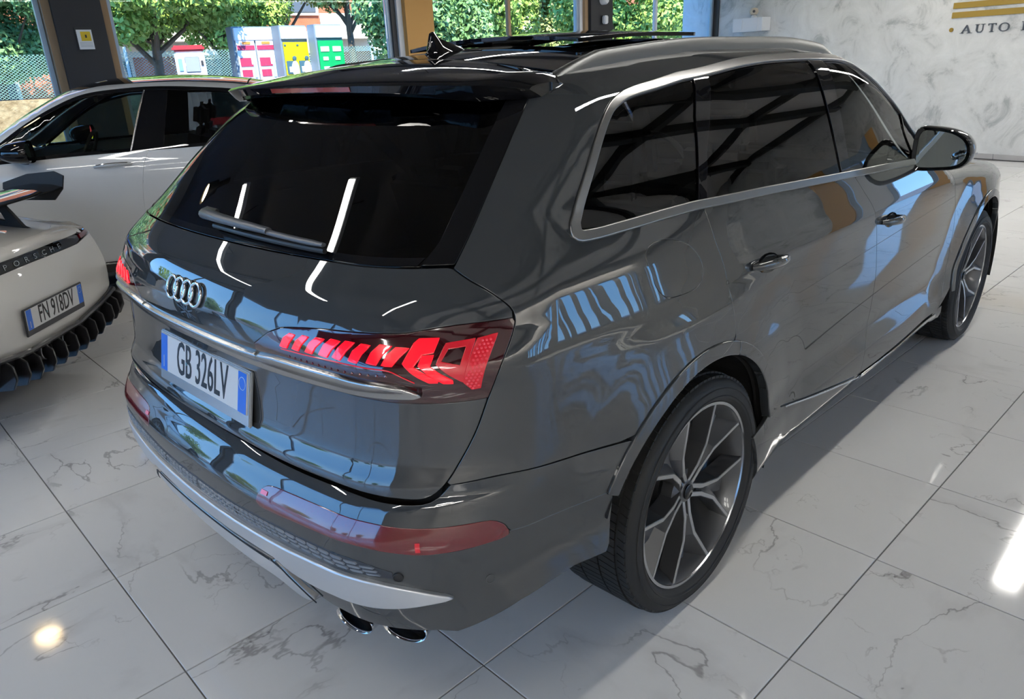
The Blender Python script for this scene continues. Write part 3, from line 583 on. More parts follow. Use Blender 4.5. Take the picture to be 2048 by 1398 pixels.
# outlines measured on the dark SUV, (s, z) around its skin in metres
TR = {
 'shut_lo': [(0.6930, 1.1949), (0.7217, 1.1727), (0.7494, 1.1445), (0.7610, 1.1254), (0.7647, 1.1065), (0.7624, 1.0802), (0.7557, 1.0456), (0.7471, 1.0095), (0.7332, 0.9585), (0.7128, 0.8747), (0.6931, 0.8077), (0.6852, 0.7964), (0.6736, 0.7641), (0.6582, 0.7425), (0.6427, 0.7338), (0.6196, 0.7348), (0.5832, 0.7419), (0.5412, 0.7460), (0.4923, 0.7411)],
 'shut_hi': [(0.5510, 1.6125), (0.6368, 1.5989), (0.6950, 1.5813), (0.7118, 1.5645), (0.7171, 1.5355), (0.7055, 1.4556), (0.6840, 1.3202), (0.6676, 1.2159)],
 'wing_seam': [(0.6606, 1.5090), (0.6477, 1.3853), (0.6328, 1.2524), (0.6186, 1.2199)],
 'light_top': [(0.3434, 1.0324), (0.3770, 1.0542), (0.4220, 1.0834), (0.4614, 1.0911), (0.5091, 1.0969), (0.5572, 1.0998), (0.5977, 1.1001), (0.6256, 1.1017), (0.6523, 1.1074), (0.6877, 1.1121), (0.7235, 1.1132), (0.7616, 1.1129)],
 'light_bot': [(0.7323, 0.9570), (0.7076, 0.9540), (0.6803, 0.9527), (0.6433, 0.9526), (0.6043, 0.9533), (0.5722, 0.9558), (0.5207, 0.9569), (0.4622, 0.9592), (0.3954, 0.9592), (0.3127, 0.9552)],
 'strip_top': [(0.3228, 1.0000), (0.4085, 1.0119), (0.4561, 1.0124), (0.5398, 1.0107), (0.6025, 0.9986), (0.6269, 0.9967), (0.6478, 0.9750)],
 'strip_bot': [(0.2640, 0.9610), (0.3966, 0.9632), (0.4937, 0.9669), (0.5739, 0.9702), (0.6055, 0.9681), (0.6389, 0.9706)],
 'fuel': [(1.0462, 1.1723), (1.0326, 1.1550), (1.0556, 1.1169), (1.0638, 1.0857), (1.0936, 1.0527), (1.1383, 1.0407), (1.2487, 1.0402), (1.2884, 1.0607), (1.2985, 1.0915), (1.2779, 1.1227), (1.2312, 1.1456), (1.1268, 1.1808), (1.0613, 1.1807)],
 'bseam': [(0.6812, 0.7652), (0.7492, 0.7774), (0.8532, 0.7508), (0.9617, 0.7316)],
 'archout': [(0.9134, 0.6008), (0.9507, 0.6950), (0.9974, 0.7712), (1.0647, 0.8303), (1.1492, 0.8635), (1.2556, 0.8762), (1.3876, 0.8672), (1.4776, 0.8502), (1.5882, 0.7957), (1.7149, 0.6826), (1.8262, 0.5441), (1.8892, 0.4861)],
 'archin': [(0.9517, 0.5968), (0.9977, 0.7026), (1.0756, 0.7885), (1.1709, 0.8325), (1.2818, 0.8390), (1.4062, 0.8206), (1.4842, 0.7999), (1.5879, 0.7329), (1.6755, 0.6414), (1.7315, 0.5235)],
 'reardoor_shut': [(1.4067, 1.1413), (1.4287, 1.0849), (1.4460, 0.9974), (1.4686, 0.9265), (1.4709, 0.8519), (1.4723, 0.8514), (1.4727, 0.8084)],
 'chrome_out': [(1.6050, 1.5796), (1.2719, 1.5591), (1.0586, 1.5420), (0.9790, 1.5198), (0.9417, 1.4900), (0.9058, 1.4333), (0.8581, 1.3209), (0.8434, 1.2682), (0.8487, 1.2419), (0.8685, 1.2293), (0.9760, 1.2282), (1.1749, 1.2301), (1.3752, 1.2287), (1.7627, 1.2146), (2.2263, 1.1907), (2.4656, 1.1789)],
 'glass_in': [(1.5744, 1.5656), (1.2459, 1.5439), (1.0475, 1.5239), (0.9800, 1.4982), (0.9442, 1.4613), (0.8808, 1.3336), (0.8617, 1.2737), (0.8669, 1.2565), (0.8905, 1.2498), (1.0355, 1.2459), (1.3534, 1.2371)],
 'chrome_top_f': [(1.6050, 1.5796), (1.8591, 1.5992), (2.1017, 1.6083), (2.4703, 1.6049), (2.7543, 1.5924), (2.8944, 1.5549), (3.0192, 1.4886)],
 'glass_top_f': [(1.6512, 1.5736), (1.9337, 1.5875), (2.3729, 1.5901)],
 'bump_top': [(0.5719, 0.7193), (0.5001, 0.7207), (0.4103, 0.7205), (0.2119, 0.7204), (0.0088, 0.7266), (-0.2674, 0.7235), (-0.4486, 0.7246)],
 'refl': [(0.3358, 0.6392), (0.3434, 0.6618), (0.3581, 0.6682), (0.4044, 0.6714), (0.4891, 0.6757), (0.5679, 0.6732), (0.6184, 0.6671), (0.6641, 0.6650), (0.6996, 0.6686), (0.7320, 0.6664), (0.7482, 0.6499), (0.7541, 0.6298), (0.7528, 0.6184), (0.7254, 0.6133), (0.6810, 0.6091), (0.6456, 0.6089), (0.6099, 0.6180), (0.5504, 0.6364), (0.4690, 0.6315), (0.4036, 0.6225), (0.3382, 0.6222)],
 'bcrease': [(0.2087, 0.6358), (0.3329, 0.6382), (0.7559, 0.6283), (0.7810, 0.6209), (0.9235, 0.6046)],
 'grille_top': [(0.1879, 0.5747), (0.2337, 0.5771), (0.3646, 0.5850), (0.4377, 0.5862), (0.5051, 0.5897), (0.5597, 0.5866), (0.6096, 0.5644)],
 'grille_bot': [(0.1702, 0.5370), (0.3195, 0.5487), (0.4319, 0.5518), (0.5003, 0.5549), (0.5560, 0.5516), (0.6077, 0.5428)],
 'blade_top': [(0.1620, 0.5214), (0.3098, 0.5261), (0.4209, 0.5303), (0.4857, 0.5380), (0.5544, 0.5380), (0.6207, 0.5174), (0.6769, 0.4856)],
 'blade_bot': [(0.1298, 0.4690), (0.3748, 0.4840), (0.4221, 0.4548), (0.4694, 0.4599), (0.5299, 0.4655), (0.5764, 0.4641), (0.6171, 0.4677), (0.6462, 0.4776), (0.6769, 0.4856)],
 'low_edge': [(0.0743, 0.4021), (0.3261, 0.4340), (0.4075, 0.3169), (0.4889, 0.3868), (0.6602, 0.3847), (0.6785, 0.3722), (0.7658, 0.4243)],
 'corner_dark': [(0.6225, 0.5412), (0.6928, 0.4943), (0.7658, 0.4243)],
 'door_split': [(2.7143, 0.4770), (2.7482, 0.5229), (2.7235, 0.6887), (2.6794, 0.8491), (2.6376, 0.9648), (2.5987, 1.0403)],
 'door_bot': [(1.7340, 0.5160), (1.9381, 0.4669), (2.1249, 0.4255), (2.7188, 0.3164)],
 'rocker_top': [(1.9591, 0.5059), (2.1266, 0.5022), (2.6938, 0.4829), (3.7054, 0.4134)],
 'sillbot': [(1.7273, 0.3905), (2.1712, 0.2942), (2.7968, 0.2445), (3.7907, 0.2942)],
 'fender_shut': [(3.6937, 1.0500), (3.6700, 0.9843), (3.7591, 0.8493), (3.7957, 0.6913), (3.7848, 0.5225), (3.7387, 0.3736)],
 'wiper': [(-0.0658, 1.2430), (0.4394, 1.2383)],
 'plate': [(-0.2885, 0.9424), (0.2593, 0.9422), (0.2248, 0.7967), (-0.2865, 0.7795)],
 'handle': [(1.6074, 1.0343), (1.8235, 1.0041), (1.6987, 0.9685)],
 'handle2': [(2.6724, 0.9798), (2.9065, 0.9617), (2.8227, 0.9022)],
 'cstrip': [(1.5770, 1.5666), (1.3377, 1.2395), (1.6449, 1.5709), (1.3816, 1.2323)],
 'bstrip': [(2.3815, 1.5906), (2.3618, 1.1942), (2.4989, 1.5878), (2.4385, 1.1881)],
 'fdiv': [(3.1830, 1.3726), (3.1458, 1.1515)],
 'slab_top': [(-0.5135, 0.4502), (0.0326, 0.5032), (0.3918, 0.4969), (0.4229, 0.4470), (0.4517, 0.3746)],
 'slab_bot': [(-0.4572, 0.3853), (-0.0983, 0.3633), (0.0465, 0.3503), (0.0579, 0.1559), (0.4289, 0.3507)],
 'aline': [(2.8372, 1.5803), (2.9719, 1.5236), (3.1353, 1.4062), (3.3175, 1.2572), (3.3335, 1.1430)],
 'sens': [(0.2230, 0.5608), (0.6139, 0.5488), (0.7266, 0.5117), (-0.2628, 0.5659)],
 'le_fin0': [(0.4264, 1.0447), (0.4333, 1.0660), (0.4442, 1.0767), (0.4544, 1.0761), (0.4444, 1.0563), (0.4403, 1.0439)],
 'le_fin1': [(0.4523, 1.0458), (0.4585, 1.0648), (0.4697, 1.0783), (0.4808, 1.0779), (0.4691, 1.0583), (0.4642, 1.0445)],
 'le_fin2': [(0.4785, 1.0469), (0.4851, 1.0670), (0.4954, 1.0797), (0.5099, 1.0800), (0.4967, 1.0608), (0.4912, 1.0458)],
 'le_fin3': [(0.5048, 1.0480), (0.5117, 1.0689), (0.5222, 1.0826), (0.5375, 1.0815), (0.5257, 1.0620), (0.5198, 1.0459)],
 'le_fin4': [(0.5300, 1.0486), (0.5373, 1.0689), (0.5466, 1.0831), (0.5601, 1.0823), (0.5498, 1.0643), (0.5429, 1.0459)],
 'le_fin5': [(0.5567, 1.0473), (0.5607, 1.0660), (0.5709, 1.0808), (0.5833, 1.0793), (0.5740, 1.0623), (0.5690, 1.0451)],
 'le_fin6': [(0.5832, 1.0469), (0.5874, 1.0663), (0.5966, 1.0814), (0.6121, 1.0792), (0.6016, 1.0618), (0.5964, 1.0441)],
 'le_fin7': [(0.6042, 1.0432), (0.6091, 1.0621), (0.6181, 1.0767), (0.6347, 1.0752), (0.6244, 1.0585), (0.6173, 1.0425)],
 'le_arrow0': [(0.6296, 1.0467), (0.6394, 1.0853), (0.6446, 1.0929), (0.6713, 1.0927), (0.6670, 1.0653), (0.6533, 1.0629), (0.6454, 1.0411), (0.6757, 1.0116), (0.6741, 1.0053), (0.6628, 1.0063), (0.6417, 1.0301)],
 'le_arrow1': [(0.6497, 1.0423), (0.6523, 1.0611), (0.6683, 1.0626), (0.6655, 1.0414), (0.6928, 1.0091), (0.6929, 1.0012), (0.6800, 1.0031), (0.6611, 1.0279)],
 'le_frame_out': [(0.6722, 1.0442), (0.6799, 1.0811), (0.7156, 1.0851), (0.7045, 1.0034), (0.6951, 1.0157)],
 'le_frame_in': [(0.6769, 1.0482), (0.6837, 1.0718), (0.7063, 1.0739), (0.7020, 1.0386), (0.6913, 1.0427)],
 'le_honey': [(0.7184, 1.0846), (0.7432, 1.0900), (0.7236, 0.9834), (0.7128, 0.9823), (0.7052, 1.0014)],
 'le_line': [(0.4278, 1.0385), (0.4845, 1.0393), (0.5434, 1.0402), (0.5873, 1.0362), (0.6144, 1.0327), (0.6307, 1.0209), (0.6450, 1.0065)],
}
# ================================================================== the dark SUV
HUB = .372; WB = 2.999
M_paint = mk('suv_paint', (.040, .044, .047), .36, .0, 1., .006, 1.76, spec=0)
M_gloss = mk('gloss_black', (.005, .005, .006), .4, 0, 1., .008, 1.5, spec=0)
M_plast = mk('black_plastic', (.018, .018, .019), .45)
M_rubber = mk('tyre_rubber', (.014, .0145, .015), .62, bump=(60, .15, .002))
M_chrome = mk('chrome', (.62, .62, .63), .07, 1.)
M_satin = mk('satin_aluminium', (.44, .44, .44), .26, 1.); M_wtrim = mk('window_trim_metal', (.26, .26, .26), .30, 1.)
M_blade = mk('silver_trim', (.60, .62, .65), .38, .75, .3)
M_dark = mk('dark_void', (.006, .006, .006), .8)
M_rg = mk_glass('privacy_glass', (.022, .023, .025), 1.60)
M_sg = mk_glass('side_privacy_glass', (.11, .11, .11), 1.56)
M_fg = mk_glass('front_glass', (.50, .53, .50), 1.52)
M_cab = mk('cabin_black', (.012, .012, .013), .6)
M_leather = mk('seat_leather', (.022, .022, .024), .45)
M_headl = mk('headliner', (.06, .058, .056), .85)

SWz = pchip([.15, .20, .26, .31, .40, .46, .52, .60, .80, .93, 1.02, 1.05, 1.12, 1.18, 1.22, 1.35, 1.50, 1.58, 1.66, 1.74],
            [.85, .885, .925, .943, .948, .942, .937, .943, .955, .955, .952, .946, .925, .908, .895, .850, .790, .750, .685, .57])
TAPLO = pchip([-1.2, -1.0, -.75, -.45, -.2, .3, 1.3, 2.6, 3.0, 3.4, 3.7, 3.95], [-.11, -.075, -.036, -.012, 0, 0, 0, 0, -.004, -.03, -.09, -.19])
TAPHI = pchip([-1.0, -.6, -.2, .4, 1.2, 1.8, 2.4], [-.10, -.055, -.022, 0, -.004, -.03, -.09])
XT = pchip([.60,.66,.72,.755,.77,.80,.84,.92,.96,.985,1.0,1.03,1.07,1.10,1.13,1.15,1.158,1.17,1.222,1.4,1.6,1.7],
         [-1.02,-1.034,-1.038,-1.037,-1.0315,-1.0150,-1.008,-1.0,-.998,-1.004,-1.015,-1.024,-1.022,-1.013,-1.0005,-.991,-.985,-.973,-.905,-.70,-.44,-.30])
XB = pchip([.18,.24,.30,.36,.42,.50,.58,.628,.645,.66,.69,.715,.73],[-.93,-.975,-1.015,-1.045,-1.064,-1.080,-1.086,-1.0868,-1.082,-1.074,-1.0555,-1.040,-1.02])
XFz = pchip([.18, .26, .40, .55, .70, .82, .92, 1.0, 1.2], [3.80, 3.90, 3.945, 3.955, 3.95, 3.93, 3.87, 3.80, 3.6])
ZTc = pchip([-.62, -.5, -.3, 0, .5, 1.0, 1.35, 1.6, 1.75, 2.25, 2.32, 2.6, 3.0, 3.4, 3.7, 3.86, 3.95],
            [1.575, 1.60, 1.635, 1.667, 1.692, 1.69, 1.668, 1.61, 1.545, 1.17, 1.135, 1.115, 1.08, 1.02, .95, .87, .75])
def suv_F(x, y, z, part='t'):
    a = np.abs(y); w = SWz(z); k = sst(1.12, 1.3, z); w = w+TAPLO(x)*(1-k)+TAPHI(x)*k
    for xc in (-.03, WB):
        r = np.hypot(x-xc, z-HUB); up = sst(.10, .26, z)
        w = w+up*(.030*(1-sst(.36, .66, r))+.012*(1-sst(.56, .80, r)))*(1-sst(.95, 1.04, z))
    cr = .075*(a/.75)**2.4
    if part == 'b': xr = XB(z)+cr*.95
    else:
        k2 = sst(1.15, 1.25, z); xr = XT(z)+cr*(1+.4*sst(1.02, 1.1, z))*(1-k2)+.075*(a/.7)**2.2*k2
    f = smax(a-w, xr-x, .26-.02*sst(1.15, 1.4, z))
    f = smax(f, x-XFz(z)+.16*(a/.8)**2.3, .18)
    k3 = sst(1.7, 2.4, x)
    zt = ZTc(x)-(.055*(a/.62)**2.2)*(1-k3)-k3*.05*(a/.8)**2.5
    return smax(f, z-zt, .07)
SB = Body(suv_F)
suv = empty('suv', (0, 0, 0), 0, 'large dark grey SUV with glowing red tail lights in the middle of the showroom', 'car')

def mir(P): return [(-s, z) for s, z in P]
# --- closed feature lines ---------------------------------------------------
TSlo = spline([(0, .745), (.2, .745), (.42, .741), (.54, .741), (.60, .7345), (.642, .7325), (.6574, .741), (.6731, .763), (.6869, .797), (.7133, .876), (.7332, .9585),
               (.747, 1.009), (.7556, 1.045), (.7625, 1.080), (.7653, 1.1075), (.762, 1.127), (.7506, 1.146), (.7228, 1.174), (.6941, 1.196), (.6688, 1.2168)])
TShi = spline([(.6688, 1.2168), (.6844, 1.3204), (.7054, 1.4556), (.717, 1.5355), (.7118, 1.5645), (.695, 1.5813), (.6368, 1.5989), (.575, 1.609)])
DLOb = spline([(.8434, 1.2682), (.8487, 1.2419), (.8685, 1.2293), (.976, 1.2282), (1.1749, 1.2301), (1.3752, 1.2287), (1.7627, 1.2146), (2.2263, 1.1907), (2.4656, 1.1789), (2.9, 1.158), (3.395, 1.130)], .02)
DLOt = spline([(3.395, 1.130), (3.3175, 1.2572), (3.1353, 1.4062), (3.0, 1.505), (2.894, 1.555), (2.754, 1.5895), (2.47, 1.6045), (2.10, 1.6075), (1.859, 1.599), (1.605, 1.5796), (1.272, 1.559), (1.0586, 1.542), (.979, 1.5198), (.9417, 1.49), (.9058, 1.4333), (.8581, 1.3209), (.8434, 1.2682)], .02)
def upto(P, s): return [p for p in P if p[0] <= s]
def frm(P, s): return [p for p in P if p[0] >= s]
AC = (-.03, .375); RO, RI = .492, .455
def arc(c, r, a0, a1, n=40): return [(c[0]+r*math.cos(math.radians(a0+(a1-a0)*i/n)), c[1]+r*math.sin(math.radians(a0+(a1-a0)*i/n))) for i in range(n+1)]
# door lines
DRr = spline([(1.385, 1.2285), (1.4067, 1.1413), (1.4287, 1.0849), (1.4455, .9987), (1.462, .9262), (1.466, .855)])
DSP = spline([(2.4656, 1.1789), (2.52, 1.125), (2.5987, 1.0403), (2.6376, .9648), (2.6794, .8491), (2.7222, .6891), (2.738, .56), (2.735, .47), (2.722, .40), (2.715, .318)])
FSH = spline([(3.66, 1.105), (3.675, 1.05), (3.69, .984), (3.7632, .8485), (3.7786, .695), (3.785, .52), (3.76, .42), (3.74, .33)])
DBT = spline([(1.80, .502), (1.9286, .4715), (2.119, .4283), (2.42, .37), (2.715, .318), (3.2, .305), (3.74, .33)], .02)
# roof line
def Ye(x): return float(np.interp(x, [-.6, 1.4, 1.8, 2.28, 2.6, 3.4, 3.7], [.615, .615, .655, .755, .80, .78, .62]))
RLx = np.linspace(-.27, 2.28, 90); RLp = SB.T(RLx, np.array([-Ye(x) for x in RLx])); RLs = SB.s_of(RLp)
RL = [(float(s), float(p[2])) for s, p in zip(RLs, RLp)]

# --- body panels ---------------------------------------------------------------
# tailgate: painted skin
lb = [(.7323, .957), (.7076, .954), (.6803, .9527), (.6433, .9526), (.6043, .9533), (.5722, .9558), (.5207, .9569), (.4622, .9592), (.3954, .9592), (.335, .960)]
lt = [(.335, .972), (.3399, 1.0311), (.3751, 1.0535), (.4245, 1.0849), (.4655, 1.0937), (.5139, 1.1002), (.5608, 1.1026), (.6003, 1.1024), (.6278, 1.1038), (.6544, 1.1095), (.6894, 1.1141), (.7248, 1.1149), (.7625, 1.1145)]
LB = spline(lb); LT = lt[:1]+spline(lt[1:4])[:-1]+spline(lt[3:])
half = [p for p in TSlo if p[1] < .9575]+LB+LT+[p for p in TSlo if p[1] > 1.118]+[(.66, 1.2195), (.45, 1.2205), (.2, 1.2205)]
tg = SB.panel('tailgate', half+mir(half)[::-1], M_paint, suv, res=.017, gap=.002)[0]
# rear window and its gloss black side fins
WS = [(.6203, 1.2225), (.6339, 1.262), (.6478, 1.3853), (.6575, 1.50), (.661, 1.577)]
gl = [(0, 1.2225)]+WS+[(0, 1.577)]
rw = SB.panel('rear_window', gl+mir(gl[1:-1])[::-1], M_rg, tg, off=-.003, gap=.001, depth=.004, res=.03)[0]
finp = [(.6203, 1.2225), (.6688, 1.2225)]+[p for p in TShi if 1.2225 < p[1] < 1.578]+[(.661, 1.577)]+WS[::-1][1:-1]
SB.panel('window_fin', finp, M_gloss, tg, off=.002, gap=.0016, depth=.012, mirror=1)
# dark edge band printed on the glass, lower wiper zone
SB.panel('window_edge_band', [(0, 1.2235), (.615, 1.2235), (.622, 1.238), (.3, 1.236), (0, 1.236), (-.3, 1.236), (-.622, 1.238), (-.615, 1.2235)], M_gloss, tg, off=-.0015, gap=0, depth=0)
# tail lights
M_lamp = mk('lamp_lens_dark', (.035, .002, .004), .08, 0, 1., .01, 1.6)
M_red = mk('lamp_red_lit', (.5, .0, .01), .2, 0, 1., .02, 1.5, (1., .002, .010), 1.25)
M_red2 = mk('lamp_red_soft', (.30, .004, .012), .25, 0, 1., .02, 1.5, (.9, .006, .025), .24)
M_pink = mk('lamp_reflector', (.5, .03, .05), .3, 0, 1., .02, 1.5, (1, .02, .04), .20)
M_lens = mk('reflector_lens', (.11, .003, .008), .15, 0, 1., .01, 1.6, (.8, .01, .02), .012)
lpoly = LB[::-1]+[p for p in TSlo if .957 < p[1] < 1.1145]+LT[::-1]
lamps = SB.panel('tail_light', lpoly, M_lamp, suv, off=.001, gap=.0016, depth=.02, res=.016, mirror=1)
def lamp_bits(name, key, mat, off=.0035, gap=.0, pts=None, depth=.004):
    P = pts or TR[key]
    r, l = SB.panel(name, P, mat, lamps[0], off=off, gap=gap, depth=depth, res=.02, mirror=1, step=.006); l.parent = lamps[1]
for i in range(8): lamp_bits('light_fin', 'le_fin%d' % i, M_red)
lamp_bits('light_arrow', 'le_arrow0', M_red, gap=.0011); lamp_bits('light_arrow', 'le_arrow1', M_red, gap=.0011)
fo, fi = TR['le_frame_out'], TR['le_frame_in']
for a, b_ in ((0, 1), (1, 2), (2, 3), (3, 4), (4, 0)): lamp_bits('light_frame', None, M_red2, pts=[fo[a], fo[b_], fi[b_], fi[a]])
lamp_bits('light_inner', None, M_red2, pts=[fi[0], fi[4], fo[4], fo[3], (fi[3][0]*.6+fo[3][0]*.4, fi[3][1]*.6+fo[3][1]*.4)], off=.0028)
# honeycomb reflector: plate and raised cells
hp = TR['le_honey']; lamp_bits('reflector_plate', None, M_red2, pts=hp, off=.0025)
cells = []
for i in range(16):
    for j in range(9):
        z = .985+i*.0068; s = .704+j*.0052+(.0026 if i % 2 else 0)
        if inpoly(np.array([(s, z)]), hp)[0] and segdist(np.array([(s, z)]), hp)[0] > .002: cells.append((s, z))
for sgn, L in ((1, lamps[0]), (-1, lamps[1])):
    b = MB(); X = SB.S(np.array([sgn*c[0] for c in cells]), np.array([c[1] for c in cells])); Nn = SB.N(X)
    for p, n in zip(X, Nn):
        n = Vector(n); u = n.cross(Vector((0, 0, 1))).normalized(); w = u.cross(n)
        ring = [Vector(p)+n*.003+(u*math.cos(t)+w*math.sin(t))*.0031 for t in (math.pi/3*k for k in range(6))]; tip = Vector(p)+n*.0046
        b.add(ring+[tip], [(k, (k+1) % 6, 6) for k in range(6)])
    tag(b.build('reflector_cells', M_pink, L), kind='stuff')
lline = spline(TR['le_line'], .01)
for o in SB.ribbon('light_line', lline, .003, .0015, M_red2, None, off=.001, mirror=1): o.parent = lamps[0] if o.data.vertices[0].co.y < 0 else lamps[1]
# small square facets row under the fins
for sgn, L in ((1, lamps[0]), (-1, lamps[1])):
    b = MB()
    for k in range(15):
        t = k/14; s = .445+t*.165; z = 1.0255-.004*t; P = SB.S(np.array([sgn*s]), np.array([z]))[0]; n = Vector(SB.N(np.array([P]))[0]); u = n.cross(Vector((0, 0, 1))).normalized(); w = u.cross(n)
        c = Vector(P)+n*.0015; r = .0036; q = [c+u*r*a+w*r*e for a, e in ((-1, 0), (0, -1), (1, 0), (0, 1))]; b.add(q+[c+n*.002], [(0, 1, 4), (1, 2, 4), (2, 3, 4), (3, 0, 4)])
    tag(b.build('lamp_facets', M_lens, L), kind='stuff')
# aluminium strip between and into the lamps
st = [(0, .967), (.26, .963), (.335, .9635)]; stt = [(.335, 1.0015), (.28, .999), (0, .9985)]
SB.panel('light_strip', st+stt+mir(stt[:-1])[::-1]+mir(st)[::-1], M_satin, suv, off=.013, gap=.001, depth=.02, res=.01, rnd=.006)
sR = [(.337, .9635), (.3966, .9638), (.4937, .967), (.5739, .9695), (.6055, .969), (.6389, .9706), (.6478, .975), (.6269, .992), (.6025, .9985), (.5391, 1.0085), (.455, 1.010), (.4073, 1.0095), (.36, 1.004), (.337, 1.0015)]
SB.panel('light_strip', sR, M_satin, suv, off=.013, gap=.001, depth=.02, res=.01, mirror=1, rnd=.006)
# side frame: D pillar, quarter panel, roof edge, A pillar
arcL = SB.xz(arc(AC, RO, 75, 133))
bsm = spline([(.681, .7655), (.7494, .772), (.8533, .752), (.9585, .7326)])
side = RL+DLOt+[p for p in DLOb if p[0] < 1.385 and p[1] < 1.268]+DRr[:-1]
aa = [p for p in arc(AC, RO, 74, 136, 60)]
side += SB.xz([p for p in aa if p[1] > .733])+bsm[::-1][1:]
side += [p for p in TSlo if p[1] > .768]+TShi[1:]
fuel = spline([(1.0613, 1.1807), (1.0400, 1.160), (1.0556, 1.1169), (1.0638, 1.0857), (1.0936, 1.0527), (1.1383, 1.0407), (1.2487, 1.0402), (1.2884, 1.0607), (1.2985, 1.0915), (1.2779, 1.1227), (1.225, 1.158), (1.1268, 1.182)], .01, True)
SB.panel('quarter_panel', side, M_paint, suv, res=.02, mirror=1, holes=[fuel], gap=.0015)
SB.panel('fuel_flap', fuel, M_paint, suv, res=.02, gap=.0018)
# wheel arch trims (rear, two pieces each side)
def band(c, ri, ro, a0, a1): return arc(c, ro, a0, a1)+arc(c, ri, a1, a0)
SB.panel('arch_trim', SB.xz(band(AC, RI, RO-.001, 70.5, 152)), M_paint, suv, off=.007, gap=.001, depth=.03, res=.012, mirror=1, rnd=.004)
SB.panel('arch_trim', SB.xz(arc(AC, RO-.001, 69.5, 14)+[(.49, .48), (.425, .48)]+arc(AC, RI, 14, 69.5)), M_paint, suv, off=.007, gap=.001, depth=.03, res=.012, mirror=1, rnd=.004)
# rear door, front door
rd = [p for p in DLOb if 1.386 < p[0] < 2.46]+DSP+[p for p in DBT if p[0] < 2.71][::-1]+SB.xz([p for p in arc(AC, RO+.001, 13, 73, 60)])
rd += [(1.466, .858)]+DRr[::-1][1:]
rdoor = SB.panel('rear_door', rd, M_paint, suv, res=.02, mirror=1)
fd = [p for p in DLOb if 2.47 < p[0] < 3.39]+[(3.45, 1.127), (3.66, 1.105)]+FSH[1:]+[p for p in DBT if 2.718 < p[0] < 3.735][::-1]+DSP[::-1][:-1]
fdoor = SB.panel('front_door', fd, M_paint, suv, res=.022, mirror=1)
# sill
SB.panel('sill', SB.xz([(.30, .455), (.46, .49)])+DBT+[(3.80, .34), (3.84, .24), (3.6, .222), (2.6, .222), (2.0, .222), (1.72, .235)], M_paint, suv, res=.022, mirror=1, off=-.006)
SB.ribbon('sill_chrome', spline([(1.93, .452), (2.12, .408), (2.42, .35), (2.70, .298)], .02), .007, .004, M_satin, suv, mirror=1)
SB.panel('sill_chrome', spline([(2.735, .302), (3.2, .288), (3.72, .312)], .03)+spline([(3.72, .300), (3.2, .268), (2.735, .280)], .03), M_chrome, suv, off=.006, gap=0, depth=.008, mirror=1, res=.01, rnd=.004)
# front wing, bonnet, front bumper
FAC = (WB, .375)
fw = FSH[::-1]+[(3.85, 1.095), (4.2, 1.07), (4.55, 1.03), (4.75, .985)]+[(4.80, .80)]+SB.xz(arc(FAC, RO, 60, 172, 60))
SB.panel('front_wing', fw, M_paint, suv, res=.025, mirror=1)
SB.panel('arch_trim', SB.xz(band(FAC, RI, RO-.001, 8, 176)), M_paint, suv, off=.007, gap=.001, depth=.03, res=.012, mirror=1, rnd=.004)
fbp = [(4.81, .79), (4.76, .975), (5.05, .93), (5.35, .91), (5.6, .90), (5.8, .895), (6.15, .895)]
fb0 = SB.xz([(3.45, .24), (3.44, .32), (3.475, .44), (3.44, .58), (3.36, .70)])
fbb = [(6.15, .21), (5.6, .22), (5.2, .23)]
ctr = SB.L4+SB.CY
fb = fb0+fbp[:-1]+[(ctr, .895), (ctr, .21)]+fbb[1:]
SB.panel('front_bumper', fb, M_paint, suv, res=.03, mirror=1, gap=.001)
SB.panel('front_grille', [(ctr, .42), (ctr-.30, .42), (ctr-.42, .60), (ctr-.34, .84), (ctr, .86)], M_gloss, suv, off=.008, mirror=1, gap=0)
SB.panel('headlight', [(5.62, .72), (5.62, .84), (5.25, .87), (5.0, .86), (5.1, .76), (5.4, .70)], M_gloss, suv, off=.006, mirror=1)
bx = [(x, -Ye(x)) for x in np.linspace(2.36, 3.55, 30)]
SB.panel('bonnet', [(2.36, .755)][:0]+bx+[(3.70, -.4), (3.74, 0), (3.70, .4)]+[(x, -y) for x, y in bx[::-1]], M_paint, suv, top=True, res=.04, gap=.001)
wsx = np.linspace(1.60, 2.30, 16); wsl = [(x, -Ye(x)+.012) for x in wsx]
SB.panel('windscreen', wsl+[(2.34, -.3), (2.35, 0), (2.34, .3)]+[(x, -y) for x, y in wsl[::-1]]+[(1.575, .3), (1.57, 0), (1.575, -.3)], M_fg, suv, top=True, off=-.004, depth=.004, res=.04)
# roof
rfx = np.linspace(-.25, 1.585, 30); rl = [(x, -Ye(x)) for x in rfx]
roof = SB.panel('roof', [(-.225, -.42), (-.235, -.25)][::-1]+[(-.22, -.52)]+[(x, -Ye(x)) for x in np.linspace(-.20, 1.585, 30)]+[(1.56, -.3), (1.555, 0), (1.56, .3)]+[(x, Ye(x)) for x in np.linspace(1.585, -.20, 30)]+[(-.22, .52), (-.235, .25), (-.24, 0)], M_gloss, suv, top=True, res=.03, gap=.002,
                holes=[[(.12, -.44), (.10, 0), (.12, .44), (1.30, .44), (1.33, 0), (1.30, -.44)]])[0]
SB.panel('sunroof_well', [(.10, -.46), (1.34, -.46), (1.34, .46), (.10, .46)], M_dark, suv, top=True, off=-.05, gap=0, depth=0, res=.06)
sr = SB.panel('sunroof_glass', [(.14, -.40), (.13, 0), (.14, .40), (.80, .40), (.80, -.40)], M_gloss, suv, top=True, off=.028, gap=0, depth=.012, res=.04)[0]
SB.panel('sunroof_glass', [(.83, -.42), (.83, .42), (1.29, .42), (1.31, 0), (1.29, -.42)], M_gloss, suv, top=True, off=.001, gap=.002, depth=.01, res=.04)
